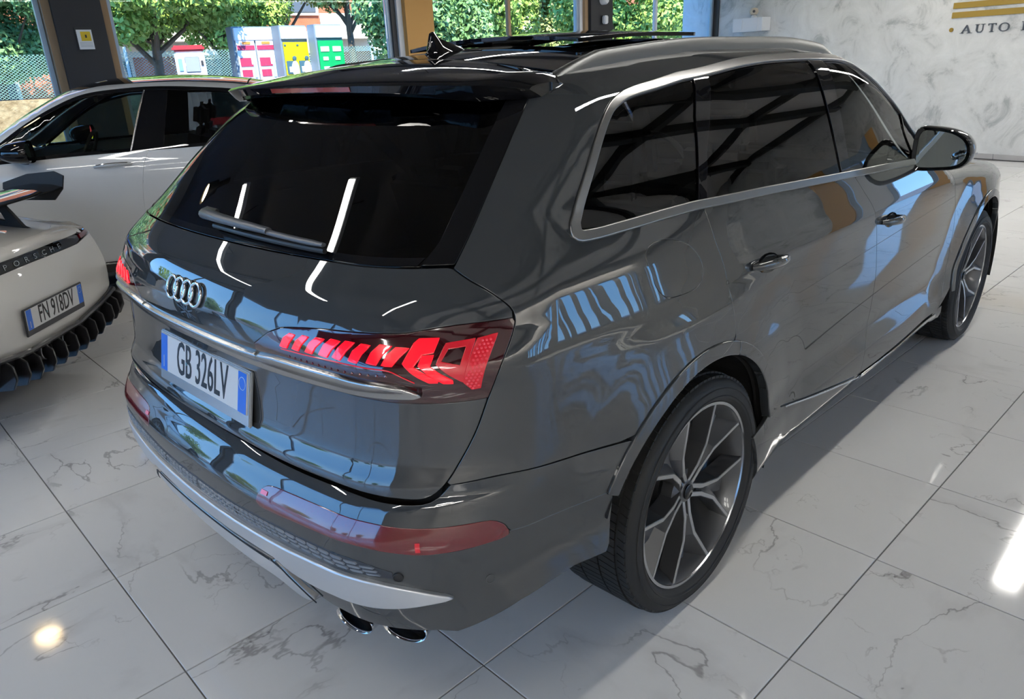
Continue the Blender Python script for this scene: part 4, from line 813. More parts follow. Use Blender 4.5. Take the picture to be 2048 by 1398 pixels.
# roof rails
def rail(sg):
    xs = np.linspace(-.27, 1.60, 60); b = MB(); ring = []; K = 8
    for i, x in enumerate(xs):
        t = i/59; yy = -.612 if x < 1.3 else -.612-.02*(x-1.3); h = .046*min(1, max(.06, min(t/.12, (1-t)/.10)))**.7; base = SB.T(np.array([x]), np.array([yy]))[0][2]-.012
        hw = .017
        sec = [(hw+.006, 0), (hw+.003, h*.5), (hw-.004, h*.88), (hw-.010, h), (-hw+.010, h), (-hw+.003, h*.88), (-hw-.002, h*.4), (-hw-.002, 0)]
        ring += [(x, sg*(abs(yy)+dy), base+dz) for dy, dz in sec]
    n = K; Fc = [(i*n+k, i*n+(k+1) % n, (i+1)*n+(k+1) % n, (i+1)*n+k) for i in range(59) for k in range(n)]+[tuple(range(n)), tuple(range(59*n, 60*n))]
    b.add(ring, Fc); return b.build('roof_rail', mk('rail_grey', (.17, .175, .175), .42, .9), suv, smooth=True, angle=50)
rail(-1); rail(1)
# tailgate spoiler
def spoiler():
    ys = np.linspace(-.672, .672, 61); secs = []
    for y in ys:
        a = abs(y); k = (a/.672)
        xf = -.245+.02*k**2; e_ = max(0, (k-.86)/.14); xte = -.575+.085*k**2.2+.10*e_**2
        zf = float(SB.T(np.array([xf]), np.array([min(a, .60)]))[0][2])-.010*max(0, k-.9)/.1-.028*max(0, (k-.92)/.08)
        zte = 1.588-.010*k**2.2-.012*max(0, k-.93)/.07; th_ = .03+.020*k**3-.022*e_**2
        mx = xf*.45+xte*.55; mz = zf*.42+zte*.58+.012
        secs.append([(xf, y, zf), (xf*.75+xte*.25, y, zf*.72+zte*.28+.009), (mx, y, mz), (xf*.2+xte*.8, y, zf*.15+zte*.85+.006), (xte+.012, y, zte+.001), (xte, y, zte-.006), (xte+.004+.03*k**4, y, zte-th_*.73), (xte+.020+.03*k**4, y, zte-th_), (xte*.6+xf*.4, y, zte-th_), (xf-.06, y, zf-.06)])
    n = len(secs[0]); V = [p for s in secs for p in s]
    Fc = [(i*n+k, i*n+(k+1) % n, (i+1)*n+(k+1) % n, (i+1)*n+k) for i in range(60) for k in range(n)]+[tuple(range(n)), tuple(range(60*n, 61*n))]
    b = MB().add(V, Fc); o = b.build('spoiler', M_gloss, suv, smooth=True, angle=28)
    # third brake light set in the trailing edge
    V = []
    for y in np.linspace(-.20, .20, 15):
        k = abs(y)/.655; xte = -.575+.085*k**2.2; z = 1.588-.010*k**2.2
        V += [(xte-.002, y, z-.008), (xte+.002, y, z-.020), (xte+.012, y, z-.020), (xte+.012, y, z-.008)]
    b = MB().add(V, [(i*4+k, i*4+(k+1) % 4, (i+1)*4+(k+1) % 4, (i+1)*4+k) for i in range(14) for k in range(4)]+[(0, 1, 2, 3), (56, 57, 58, 59)])
    b.build('brake_light', mk('brake_lens', (.30, .03, .02), .15, 0, 1., .01, 1.6), o)
spoiler()
# antenna fin
b = MB(); secs = []
for x, hw, h in ((-.125, .012, .015), (-.110, .024, .030), (-.105, .028, .066), (-.095, .026, .070), (-.072, .026, .048), (-.03, .028, .032), (.015, .022, .016), (.04, .006, .006)):
    z0 = float(SB.T(np.array([x]), np.array([0.]))[0][2])-.006
    secs.append([(x, hw, z0), (x, hw*.75, z0+h*.45), (x, hw*.22, z0+h), (x, -hw*.22, z0+h), (x, -hw*.75, z0+h*.45), (x, -hw, z0)])
n = 6; b.add([p for s in secs for p in s], [(i*n+k, i*n+(k+1) % n, (i+1)*n+(k+1) % n, (i+1)*n+k) for i in range(7) for k in range(n)]+[tuple(range(6)), tuple(range(42, 48))])
b.build('antenna_fin', M_gloss, suv, smooth=True, angle=45)

# --- side windows -----------------------------------------------------------------
DLO = DLOb+DLOt[1:-1]; dense = clean(dens(DLO, .012)); DIN = clean(inset(dense, .017))
SB.panel('window_trim', DLO, M_wtrim, suv, off=.006, gap=.0, depth=.016, res=.01, holes=[DIN], mirror=1, rnd=.004)
SB.panel('inner_trim', inset(dense, -.02), M_cab, suv, off=-.014, gap=0, depth=0, res=.012, holes=[DIN], mirror=1)
DIN2 = clean(inset(dense, .0165))
def cutx(P, l0, l1):
    """part of the outline between two lines given by (s_bottom,s_top)"""
    def lin(q, l): return q[0]-np.interp(q[1], [1.19, 1.58], [l[0], l[1]])
    out = []; n = len(P)
    for l, sg in ((l0, 1), (l1, -1)):
        if l is None: continue
        res = []
        for i in range(n):
            a, c = P[i-1], P[i]; da, dc = sg*lin(a, l), sg*lin(c, l)
            if da*dc < 0: t = da/(da-dc); res.append((a[0]+(c[0]-a[0])*t, a[1]+(c[1]-a[1])*t))
            if dc >= 0: res.append(c)
        P = res; n = len(P)
    return P
C0, C1 = (1.325, 1.575), (1.385, 1.655); B0, B1 = (2.362, 2.382), (2.44, 2.505)
D0, D1 = (3.150, 3.215), (3.158, 3.228)
for l0, l1, m in ((None, C0, M_sg), (C1, B0, M_sg), (B1, D0, M_fg), (D1, None, M_fg)):
    SB.panel('side_window', cutx(DIN2, l0, l1), m, suv, off=-.004, gap=.0008, depth=.004, res=.03, mirror=1)
for l0, l1 in ((C0, C1), (B0, B1), (D0, D1)):
    SB.panel('window_pillar', cutx(DIN2, l0, l1), M_gloss, suv, off=.001, gap=.001, depth=.012, res=.03, mirror=1)
# inner weatherstrip
for o in SB.ribbon('window_seal', [(p[0], p[1]) for p in clean(inset(dense, .019))]+[clean(inset(dense, .019))[0]], .006, .002, M_plast, suv, off=-.002, mirror=1): pass

# --- rear bumper -----------------------------------------------------------------
RT = spline([(.3322, .628), (.337, .650), (.3536, .668), (.37, .6745), (.4112, .6788), (.4949, .681), (.5714, .6785), (.6206, .6725), (.6655, .670), (.7007, .6705), (.7327, .6675), (.7483, .6504), (.754, .6293)], .008)
RB = spline([(.754, .6293), (.7526, .6178), (.7252, .6127), (.6806, .6083), (.6452, .6079), (.6091, .6155), (.5491, .6275), (.4661, .6265), (.4005, .6205), (.345, .6185), (.3322, .628)], .008)
up = [(0, .7285), (.2, .7285), (.42, .7245), (.54, .7245), (.60, .7195), (.645, .720), (.6620, .730), (.681, .7625)]
up = [(0, .7285)]+spline(up[1:])+spline([(.681, .7605), (.7494, .768), (.8533, .748), (.955, .7280)])[1:]
aR = SB.xz([p for p in arc(AC, RO, 134, 152, 20) if p[1] < .728 and p[1] > .606], 'b')
up += aR+spline([(.919, .6075), (.84, .614), (.7807, .6196), (.756, .627)], .01)+RT[::-1][1:]+[(.3322, .632), (.2, .632), (0, .632)]
bumper = SB.panel('rear_bumper', up+mir(up[1:-1])[::-1], M_paint, suv, part='b', res=.016, gap=.0012, depth=.045)[0]
lowR = [(0, .632), (.2, .632), (.3322, .632)]+RB[::-1][1:]+[(.756, .627), (.7807, .6196), (.84, .614), (.919, .6075)]
aL = SB.xz([(-.445, .60), (-.452, .52), (-.462, .46), (-.475, .44)], 'b')
lowR += aL+[(.85, .446), (.766, .425), (.70, .385), (.678, .372), (.655, .381), (.48, .385), (.43, .405), (.40, .45), (.2, .44), (0, .44)]
lowb = SB.panel('bumper_lower', lowR+mir(lowR[1:-1])[::-1], M_paint, suv, part='b', res=.018, gap=.0012)[0]
refl = SB.panel('bumper_reflector', RT+RB[1:-1], M_lens, suv, part='b', off=.001, gap=.001, depth=.016, mirror=1)
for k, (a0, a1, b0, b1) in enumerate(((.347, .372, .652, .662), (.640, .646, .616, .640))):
    for o in SB.panel('reflector_glint', [(a0, b0), (a1, b0), (a1, b1), (a0, b1)], M_red2, refl[0], part='b', off=.0022, gap=0, depth=0, mirror=1): pass  # glints on the reflector put in as faintly glowing patches
# grille strip with cells
gt = spline([(0, .573), (.1857, .5745), (.3625, .583), (.5041, .5875), (.56, .583), (.606, .560)], .02); gb = spline([(.606, .543), (.5552, .5495), (.4994, .552), (.3167, .5465), (.1655, .5365), (0, .534)], .02)
SB.panel('bumper_grille', gt+gb+mir(gb[:-1])[::-1]+mir(gt[1:])[::-1], mk('grille_grey', (.035, .04, .05), .4), lowb, part='b', off=.0015, gap=0, depth=.003, res=.02)
M_cell = mk('grille_cell', (.20, .225, .26), .34, .3)
gc = []
for sg in (1, -1):
    for i in range(26):
        for j in range(3):
            w = .0215; s0 = .006+i*.0232+j*.004; s1 = s0+w
            if s1 > .604: continue
            zt = np.interp((s0+s1)/2, [p[0] for p in gt], [p[1] for p in gt]); zb = np.interp((s0+s1)/2, [p[0] for p in gb[::-1]], [p[1] for p in gb[::-1]])
            h = (zt-zb-.004)/3; z0 = zt-.002-h*(j+1)+.001; z1 = z0+h-.0026
            q = SB.S(np.array([sg*s0, sg*(s0+.004), sg*(s1-.001), sg*s1, sg*(s1-.003), sg*(s0+.001)]), np.array([(z0+z1)/2, z0, z0, (z0+z1)/2, z1, z1]), 'b'); Nn = SB.N(q, 'b')
            V = np.concatenate([q+Nn*.0015, q*1.0+Nn*.0045]); c = V[6:].mean(0); V[6:] = c+(V[6:]-c)*.86
            me = mesh_obj('grille_cell', V, [(0, 1, 7, 6), (1, 2, 8, 7), (2, 3, 9, 8), (3, 4, 10, 9), (4, 5, 11, 10), (5, 0, 6, 11), (6, 7, 8, 9, 10, 11)], M_cell, lowb)
# silver blade and lower diffuser
bt = spline([(0, .514), (.1551, .5171), (.3047, .5226), (.4187, .5275), (.4843, .5335), (.5533, .534), (.6194, .5148), (.6761, .4834)], .02); bb = spline([(.6761, .4834), (.6452, .4753), (.616, .4670), (.5747, .4607), (.5268, .4602), (.4648, .453), (.4165, .4575), (.3662, .478), (.1157, .472), (0, .470)], .02)
SB.panel('diffuser_blade', bt+bb[1:]+mir(bb[1:-1])[::-1]+mir(bt[1:])[::-1], M_blade, suv, part='b', off=.012, gap=0, depth=.02, res=.012, rnd=.005)
dt = spline([(0, .443), (.20, .446), (.345, .450), (.395, .425), (.435, .372)], .02); db = spline([(.435, .372), (.40, .345), (.32, .374), (.2, .370), (0, .366)], .02)
SB.panel('diffuser', dt+db[1:]+mir(db[1:-1])[::-1]+mir(dt[1:])[::-1], M_blade, suv, part='b', off=.010, gap=0, depth=.05, res=.012, rnd=.006)
gl_ = [(-.345, .4595), (-.2, .4585), (0, .457), (.2, .4585), (.345, .4595)]
SB.ribbon('groove_shade_strip', spline(gl_, .02), .011, .002, M_dark, suv, part='b', off=.0128)  # raised black strip stands in for the shaded gap under the blade
SB.ribbon('groove_shade_strip', spline([(.345, .4595), (.385, .446), (.412, .420), (.447, .374)], .01), .011, .002, M_dark, suv, part='b', off=.0118, mirror=1)
# parking sensors, washer cap ring
for s, z in ((.2207, .5594), (.6135, .5472), (-.2207, .5594), (-.6135, .5472), (.7258, .509), (-.7258, .509)):
    P = SB.S(np.array([s]), np.array([z]), 'b'); n = Vector(SB.N(P, 'b')[0]); big = abs(s) < .7
    M = Matrix.Translation(Vector(P[0])) @ n.to_track_quat('Z', 'Y').to_matrix().to_4x4()
    MB().lathe([(.0125, -.004), (.0125, .0035 if big else .0015), (.0095, .0045 if big else .002), (.0090, .003 if big else .001), (0.0001, .0034 if big else .0012)], 24, M).build('parking_sensor', M_plast if big else M_paint, suv, smooth=True)
# exhaust tips
def tip(c, yaw, sg):
    M = Matrix.Translation((c[0], sg*c[1], c[2])) @ Matrix.Rotation(sg*yaw, 4, 'Z') @ Matrix.Rotation(math.radians(-90), 4, 'Y') @ Matrix.Diagonal((.56, 1, 1, 1))
    # lathe axis -> -x (rearward), oval wide in y
    o = MB().lathe([(.060, -.16), (.060, -.004), (.062, .001), (.0605, .004), (.0565, .002), (.0545, -.006), (.0535, -.16)], 40, M).build('exhaust_tip', M_chrome, suv, smooth=True, angle=60)
    MB().lathe([(.0536, -.07), (.0002, -.07)], 40, M).build('exhaust_bore', M_dark, o)
for sg in (1, -1):
    tip((-.985, -.565, .332), .20, sg); tip((-.932, -.700, .345), .38, sg)
    b = MB(); b.box((-.70, sg*.60, .39), (.36, .24, .08)); b.build('exhaust_shroud', M_dark, suv)

# --- plate, rings, wiper -----------------------------------------------------------
M_plate = mk('plate_white', (.62, .63, .64), .35, 0, .5, .1); M_pblue = mk('plate_blue', (.002, .13, .66), .35, 0, .5, .1); M_ink = mk('plate_ink', (.012, .012, .014), .5)
M_pframe = mk('plate_frame', (.50, .52, .54), .25, .7)
def plate(root, chars, M, frame=M_pframe, gapc='GB 326LV'):
    """number plate in its local frame: x right, y up, z out"""
    def put(o): o.matrix_local = M; return o
    fr = put(MB().box((0, -.006, -.003), (.536, .148, .010)).build('license_plate', frame, root, bevel=.003))
    def sub(o, m=Matrix.Identity(4)): o.parent = fr; o.matrix_local = m; return o
    sub(MB().box((0, .006, .003), (.514, .108, .004)).build('plate_field', M_plate, None, bevel=.001))
    for sx in (-1, 1): sub(MB().box((sx*.2345, .006, .0042), (.042, .1065, .003)).build('plate_band', M_pblue, None))
    t = text_mesh(chars, .136, .545, .0006, 1.0, .0006); sub(link('plate_lettering', t, M_ink), Matrix.Translation((0.005, .006, .0056)) @ Matrix.Diagonal((1, 1, 1, 1)))
    sub(MB().lathe([(.0052, 0), (.0052, .0008), (.0001, .001)], 16).build('plate_stamp', mk('plate_stamp_teal', (.10, .22, .25), .5), None), Matrix.Translation((-.086, .004, .0054)))
    t = text_mesh('I', .050, .5, .0004); sub(link('plate_letter', t, M_plate), Matrix.Translation((-.2345, -.022, .0062)))
    MBr = MB().lathe([(.0155, .0), (.0165, .0012), (.0175, 0)], 28); sub(MBr.build('plate_ring', mk('plate_ring', (.35, .48, .70), .4), None), Matrix.Translation((.2345, .030, .0058)))
    t = text_mesh('Autoluce', .012, 1., .0002); sub(link('frame_lettering', t, mk('frame_ink', (.16, .17, .19), .5)), Matrix.Translation((0, -.0665, .0024))) if False else None
    return fr
pm = Matrix(((0, .206, -.978, -1.0135), (-1, 0, 0, 0), (0, .978, .206, .868), (0, 0, 0, 1)))
plate(tg, 'GB 326LV', pm)
def rings():
    for i in range(4):
        y = (1.5-i)*.0455; P = SB.S(np.array([-y]), np.array([1.100]))[0]; n = Vector(SB.N(np.array([P]))[0])
        M = Matrix.Translation(Vector(P)+n*.004) @ n.to_track_quat('Z', 'Y').to_matrix().to_4x4()
        prof = [(0.0300+.0046*math.cos(t), .0045*math.sin(t)+.001) for t in (2*math.pi*k/12 for k in range(12))]
        MB().lathe(prof, 44, M, close=True).build('emblem_ring', M_chrome, tg, smooth=True, angle=80)
rings()
def wiper():
    n0 = SB.N(SB.S(np.array([0.0]), np.array([1.243])))[0]
    pts = [(-.040, 1.262), (-.062, 1.256), (-.052, 1.249), (.02, 1.2475), (.10, 1.2465), (.18, 1.246), (.25, 1.245)]
    b = MB(); X = SB.S(np.array([p[0] for p in pts]), np.array([p[1] for p in pts])); Nn = SB.N(X)
    X = X+Nn*np.array([[.022], [.034], [.040], [.036], [.032], [.028], [.024]])
    b.tube(X, [.012, .018, .019, .016, .0145, .013, .011], 12, flat=.8); arm = b.build('wiper_arm', mk('wiper_grey', (.10, .105, .115), .33), tg, smooth=True, angle=60)
    X = SB.S(np.linspace(.245, .443, 8), np.linspace(1.2445, 1.238, 8)); Nn = SB.N(X); X = X+Nn*.020
    MB().tube(X, [.010]*7+[.007], 10, flat=.7).build('wiper_blade_cover', mk('wiper_grey'), arm, smooth=True, angle=60)
    X = SB.S(np.linspace(-.03, .445, 12), np.linspace(1.240, 1.232, 12)); Nn = SB.N(X); X = X+Nn*.010
    MB().tube(X, .007, 8).build('wiper_rubber', M_plast, arm, smooth=True)
wiper()

# --- door handles -----------------------------------------------------------------
def handle(s0, z0, door, sg):
    L = .215; P = SB.S(np.array([s0, s0+L]), np.array([z0, z0-.012])); P0, P1 = Vector(P[0]), Vector(P[1]); n = Vector(SB.N(P)[0]); u = (P1-P0).normalized(); w = u.cross(n)
    if w.z < 0: w = -w
    b = MB(); pts = []; rs = []
    for k in range(15):
        t = k/14; lift = .034*math.sin(math.pi*min(1, max(0, t)))**.45; pts.append(P0+u*(L*t)+n*(lift+.002)); rs.append(.0125*(.55+.45*math.sin(math.pi*t)**.5))
    b.tube(pts, rs, 10, flat=1.25); 
    cup = MB(); c = P0+u*(L*.5); V = []; Fc = []
    R = 14
    for i in range(R+1):
        a = 2*math.pi*i/R; V.append(c+u*(.070*math.cos(a))+w*(.030*math.sin(a))+n*.0012)
    V = V[:R]; V.append(c-n*.004); cup.add(V, [(i, (i+1) % R, R) for i in range(R)])
    hs = [b.build('door_handle', M_paint, None, smooth=True, angle=70), cup.build('handle_cup', M_gloss, None)]
    for h in hs:
        if sg > 0: h.data.transform(Matrix.Diagonal((1, -1, 1, 1))); h.data.flip_normals()
    hs[0].parent = door; hs[1].parent = door
handle(1.602, 1.026, rdoor[0], -1); handle(1.602, 1.026, rdoor[1], 1)
handle(2.690, .972, fdoor[0], -1); handle(2.690, .972, fdoor[1], 1)

# --- door mirrors -----------------------------------------------------------------
def mirror(sg):
    outline = [(-.055, .945), (-.068, 1.03), (-.064, 1.10), (-.03, 1.118), (.06, 1.115), (.11, 1.09), (.118, 1.03), (.098, .97), (.05, .945)]   # not used for size below
    # shell cross sections along x (front to rear); local (y out, z)
    base = [(.0, -.068), (.015, -.077), (.12, -.072), (.185, -.058), (.212, -.028), (.214, .022), (.190, .062), (.14, .090), (.06, .103), (.012, .100), (-.004, .06)]
    bs = spline(base, .02, True); c = np.mean(bs, 0); secs = []
    xs = [(1.785, 1.0), (1.80, 1.03), (1.84, 1.02), (1.90, .92), (1.945, .70), (1.968, .35)]
    y0, z0 = .905, 1.195
    V = []; n = len(bs)
    for x, k in xs:
        for q in bs: V.append((x+.10*max(0, q[0])*.6, sg*(y0+c[0]+(q[0]-c[0])*k), z0+c[1]+(q[1]-c[1])*k))
    Fc = [(i*n+k, i*n+(k+1) % n, (i+1)*n+(k+1) % n, (i+1)*n+k) for i in range(len(xs)-1) for k in range(n)]+[tuple(range((len(xs)-1)*n, len(xs)*n))]
    sh = MB().add(V, Fc).build('door_mirror', M_paint, suv, smooth=True, angle=60)
    # black inner bezel and mirror glass facing the rear
    bz = [(x+.10*max(0, q[0])*.6, sg*(y0+c[0]+(q[0]-c[0])*k), z0+c[1]+(q[1]-c[1])*k) for x, k in ((1.783, 1.005), (1.776, .97), (1.790, .84)) for q in bs]
    MB().add(bz, [(i*n+k, i*n+(k+1) % n, (i+1)*n+(k+1) % n, (i+1)*n+k) for i in range(2) for k in range(n)]).build('mirror_bezel', M_gloss, sh, smooth=True, angle=60)
    gl = [(1.788+.10*max(0, q[0])*.6, sg*(y0+c[0]+(q[0]-c[0])*.84), z0+c[1]+(q[1]-c[1])*.84) for q in bs]
    MB().add(gl, [tuple(range(n))]).build('mirror_glass', mk('mirror_silver', (.55, .62, .62), .01, 1.), sh)
    b = MB(); b.tube([(1.87, sg*.945, z0-.055), (1.86, sg*.90, z0-.085), (1.88, sg*.86, z0-.10)], [.030, .034, .045], 10, flat=.6); b.build('mirror_arm', M_gloss, sh, smooth=True)
    b = MB(); b.box((1.85, sg*1.118, z0-.01), (.12, .004, .006)); b.build('mirror_indicator', M_satin, sh)
mirror(-1); mirror(1)

# --- wheels -----------------------------------------------------------------------
M_rimg = mk('rim_grey', (.115, .118, .125), .34, .55, .4); M_rims = mk('rim_machined', (.50, .51, .53), .22, 1.)
def wheel(xc, sg):
    yo = .955*sg
    M = Matrix.Translation((xc, yo, HUB)) @ Matrix.Rotation(math.radians(-90*sg), 4, 'X')   # local z outwards
    Mi = M
    rimm = MB().lathe([(.272, -.235), (.262, -.20), (.258, -.06), (.276, -.018), (.285, -.004), (.2965, -.0035), (.2975, -.016)], 72, Mi).build('wheel', M_rimg, suv, smooth=True, angle=40)
    MB().lathe([(.2852, -.0038), (.2865, .0012), (.2955, .0012), (.2968, -.0036)], 72, Mi).build('rim_edge', M_rims, rimm, smooth=True, angle=50)
    # tyre with tread blocks
    pr = [(.294, -.008), (.300, .004), (.310, .014), (.330, .018), (.350, .012), (.364, .001), (.371, -.014), (.3735, -.04), (.374, -.13), (.3735, -.22), (.371, -.246), (.364, -.262), (.340, -.278), (.30, -.262), (.270, -.240)]
    MB().lathe(pr, 96, Mi).build('tyre', M_rubber, rimm, smooth=True, angle=30)
    tb = MB()
    for k in range(96):
        a = 2*math.pi*k/96
        for z0, z1, sk in ((-.030, -.006, .010), (-.092, -.036, .012), (-.168, -.098, 0), (-.222, -.174, -.012), (-.252, -.228, -.01)):
            r0, r1 = (.3705, .3765) if -.04 < (z0+z1)/2 or z0 < -.225 else (.3735, .3795)
            if (z0+z1)/2 > -.02: r0, r1 = .366, .3748
            w = math.pi/96*.86; q = []
            for r in (r0, r1):
                for da, z in ((-w, z0), (w, z0), (w+sk*2, z1), (-w+sk*2, z1)): q.append(Mi @ Vector((r*math.cos(a+da), r*math.sin(a+da), z)))
            tb.add(q, [(4, 5, 6, 7), (0, 1, 5, 4), (1, 2, 6, 5), (2, 3, 7, 6), (3, 0, 4, 7)])
    tag(tb.build('tread', M_rubber, rimm), kind='stuff')
    for r_, z_ in ((.318, .0172), (.342, .0165)):
        MB().lathe([(r_-.002, z_-.001), (r_, z_+.0012), (r_+.002, z_-.001)], 72, Mi).build('sidewall_ring', M_rubber, rimm, smooth=True)
    # five V spokes
    def pol(r, d): return Vector((r*math.cos(math.radians(d)), r*math.sin(math.radians(d))))
    a0 = 56 if xc < 1 else 20
    for k in range(5):
        th = (a0+72*k)
        if sg > 0: th = 180-th
        th = -th if sg < 0 else th
        # local angle: x axis is world x; local y maps to world -/+z by side
        for e in (-1, 1):
            path = [pol(.030, th+e*8), pol(.085, th+e*27), pol(.158, th+e*25), pol(.289, th+e*15)]
            zt = [-.040, -.030, -.020, -.004]; wd = [.0085, .0085, .0075, .0070]
            # machined top bar with sloping grey flanks
            V = []; 
            for i, p in enumerate(path):
                t = (path[min(i+1, 3)]-path[max(i-1, 0)]).normalized(); nn = Vector((-t.y, t.x))
                out = nn if (nn.dot(pol(1, th+e*40)-pol(1, th)) > 0) else -nn
                a_, b2 = p+out*wd[i], p-out*wd[i]
                deep = p+out*(.040 if i else .014); 
                V += [(a_.x, a_.y, zt[i]), (b2.x, b2.y, zt[i]), (b2.x+ -out.x*.004, b2.y-out.y*.004, zt[i]-.055), (deep.x, deep.y, zt[i]-.050)]
            V = [Mi @ Vector(v) for v in V]
            b = MB().add(V, [(i*4+q, i*4+(q+1) % 4, (i+1)*4+(q+1) % 4, (i+1)*4+q) for i in range(3) for q in range(4)]+[(0, 1, 2, 3), (12, 13, 14, 15)])
            sp = b.build('spoke', M_rimg, rimm)
            V = []
            for i, p in enumerate(path):
                t = (path[min(i+1, 3)]-path[max(i-1, 0)]).normalized(); nn = Vector((-t.y, t.x))*(wd[i]-.0022)
                V += [(p.x+nn.x, p.y+nn.y, zt[i]+.0008), (p.x-nn.x, p.y-nn.y, zt[i]+.0008), (p.x-nn.x, p.y-nn.y, zt[i]-.002), (p.x+nn.x, p.y+nn.y, zt[i]-.002)]
            V = [Mi @ Vector(v) for v in V]
            MB().add(V, [(i*4+q, i*4+(q+1) % 4, (i+1)*4+(q+1) % 4, (i+1)*4+q) for i in range(3) for q in range(4)]+[(0, 1, 2, 3), (12, 13, 14, 15)]).build('spoke_face', M_rims, rimm)
        # wide recessed web between neighbouring pairs
        w0 = th+36; P = [pol(.05, w0-26), pol(.05, w0+26), pol(.16, w0+10), pol(.262, w0+6.5), pol(.262, w0-6.5), pol(.16, w0-10)]
        zz = [-.048, -.048, -.050, -.050, -.050, -.050]
        b = MB(); b.prism(list(range(6)), lambda i: Mi @ Vector((P[i].x, P[i].y, zz[i])), lambda i: Mi @ Vector((P[i].x, P[i].y, zz[i]-.03))); b.build('spoke_web', M_rimg, rimm, bevel=.004)
        c = pol(.058, w0); MB().lathe([(.012, -.06), (.012, -.043), (.0085, -.042), (.0085, -.055), (.0001, -.055)], 14, Mi @ Matrix.Translation((c.x, c.y, 0))).build('wheel_bolt', M_plast, rimm, smooth=True)
    MB().lathe([(.074, -.085), (.070, -.050), (.038, -.042), (.033, -.036), (.0001, -.035)], 40, Mi).build('hub_cap', M_rimg, rimm, smooth=True, angle=40)
    MB().lathe([(.0245, -.0355), (.0245, -.031), (.022, -.029), (.0001, -.0285)], 30, Mi).build('hub_badge', M_gloss, rimm, smooth=True, angle=40)
    MB().lathe([(.205, -.135), (.205, -.11), (.085, -.11), (.085, -.09), (.0001, -.09)], 48, Mi).build('brake_disc', mk('disc_iron', (.10, .10, .105), .35, .9), rimm, smooth=True, angle=30)
    # wheel housing
    h = MB()
    xcc = xc-.03 if xc < 1 else xc
    V = []; n = 40
    for yy in (.965, .56):
        for k in range(n+1):
            a = math.radians(-12+(172 if xc < 1 else 204)*k/n); V.append((xcc+.468*math.cos(a), sg*yy, .375+.468*math.sin(a)))
    h.add(V, [(k, k+1, n+2+k, n+1+k) for k in range(n)]+[tuple(range(n+1, 2*n+2))]); h.build('wheel_housing', M_dark, suv)
for xc in (0., WB):
    for sg in (-1, 1): wheel(xc, sg)

# --- inner shell, floor pan and cabin ------------------------------------------------
smax_ = SB.L4+SB.CY
hol = []
for c, xx in ((AC, 0), (FAC, 1)):
    q = [p for p in arc(c, .452, -30, 210, 60)]; q = SB.xz([(x, max(z, .30 if xx == 0 else .262)) for x, z in q]); hol.append(q); hol.append(mir(q))
SB.panel('inner_shell', [(-smax_, .26), (-1.75, .26), (-1.7, .47), (-.70, .47), (-.5, .52), (.5, .52), (.70, .47), (1.7, .47), (1.75, .26), (smax_, .26), (smax_, .80), (5.2, .84), (3.75, 1.02), (3.4, 1.10), (2.2, 1.165), (1.0, 1.205), (.6, 1.20), (0, 1.20), (-.6, 1.20), (-1.0, 1.205), (-2.2, 1.165), (-3.4, 1.10), (-3.75, 1.02), (-5.2, .84), (-smax_, .80)], M_dark, suv, part='t', off=-.045, gap=0, depth=0, res=.05, holes=[clean(h) for h in hol])  # black sheet put behind the panels to block light and darken the gaps
box('floor_pan', (1.50, 0, .29), (4.0, 1.3, .06), M_dark, suv)
SB.panel('headliner', [(-.20, -.56), (1.50, -.56), (1.50, .56), (-.20, .56)], M_headl, suv, top=True, off=-.07, gap=0, depth=0, res=.08)
box('load_floor', (-.25, 0, .86), (1.15, 1.35, .04), M_cab, suv)
box('rear_bulkhead', (2.42, 0, .72), (.05, 1.6, .66), M_cab, suv)
def seat(x, y, rear=False):
    b = MB(); b.box((x+.25, y, .60), (.50, .52, .16)); s = b.build('car_seat', M_leather, suv, bevel=.05, seg=3)
    m = Matrix.Translation((x-.06, y, .93)) @ Matrix.Rotation(math.radians(-16), 4, 'Y')
    MB().box((0, 0, 0), (.15, .50, .66), M=m).build('seat_back', M_leather, s, bevel=.055, seg=3)
    m = Matrix.Translation((x-.17, y, 1.345)) @ Matrix.Rotation(math.radians(-12), 4, 'Y')
    MB().box((0, 0, 0), (.10, .26, .19), M=m).build('headrest', M_leather, s, bevel=.04, seg=3)
    MB().tube([(x-.16, y-.06, 1.18), (x-.17, y-.06, 1.3)], .006).tube([(x-.16, y+.06, 1.18), (x-.17, y+.06, 1.3)], .006).build('headrest_post', M_chrome, s)
for x, y in ((1.28, .38), (1.28, -.38), (.38, .46), (.38, -.02), (.38, -.50)): seat(x, y)
d = MB().box((2.12, 0, 1.02), (.42, 1.42, .20)).build('dashboard', M_cab, suv, bevel=.06, seg=3)
MB().box((1.915, .38, 1.135), (.03, .32, .10), M=Matrix.Translation((1.93, .38, 1.135)) @ Matrix.Rotation(-.3, 4, 'Y')).build('instrument_binnacle', M_gloss, d, bevel=.01)
Mw = Matrix.Translation((1.80, .38, 1.08)) @ Matrix.Rotation(math.radians(65), 4, 'Y')
MB().lathe([(.18+.014*math.cos(t), .014*math.sin(t)) for t in (2*math.pi*k/10 for k in range(10))], 40, Mw, close=True).build('steering_wheel', M_cab, suv, smooth=True, angle=80)
b = MB().box((1.63, .0, 1.505), (.025, .25, .075), rz=.25); im = b.build('interior_mirror', M_gloss, suv, bevel=.012)
MB().box((1.614, -.0, 1.505), (.004, .225, .058), rz=.25).build('interior_mirror_glass', mk('mirror_silver'), im)
MB().tube([(1.64, 0, 1.53), (1.70, 0, 1.575)], .012).build('interior_mirror_arm', M_gloss, im)
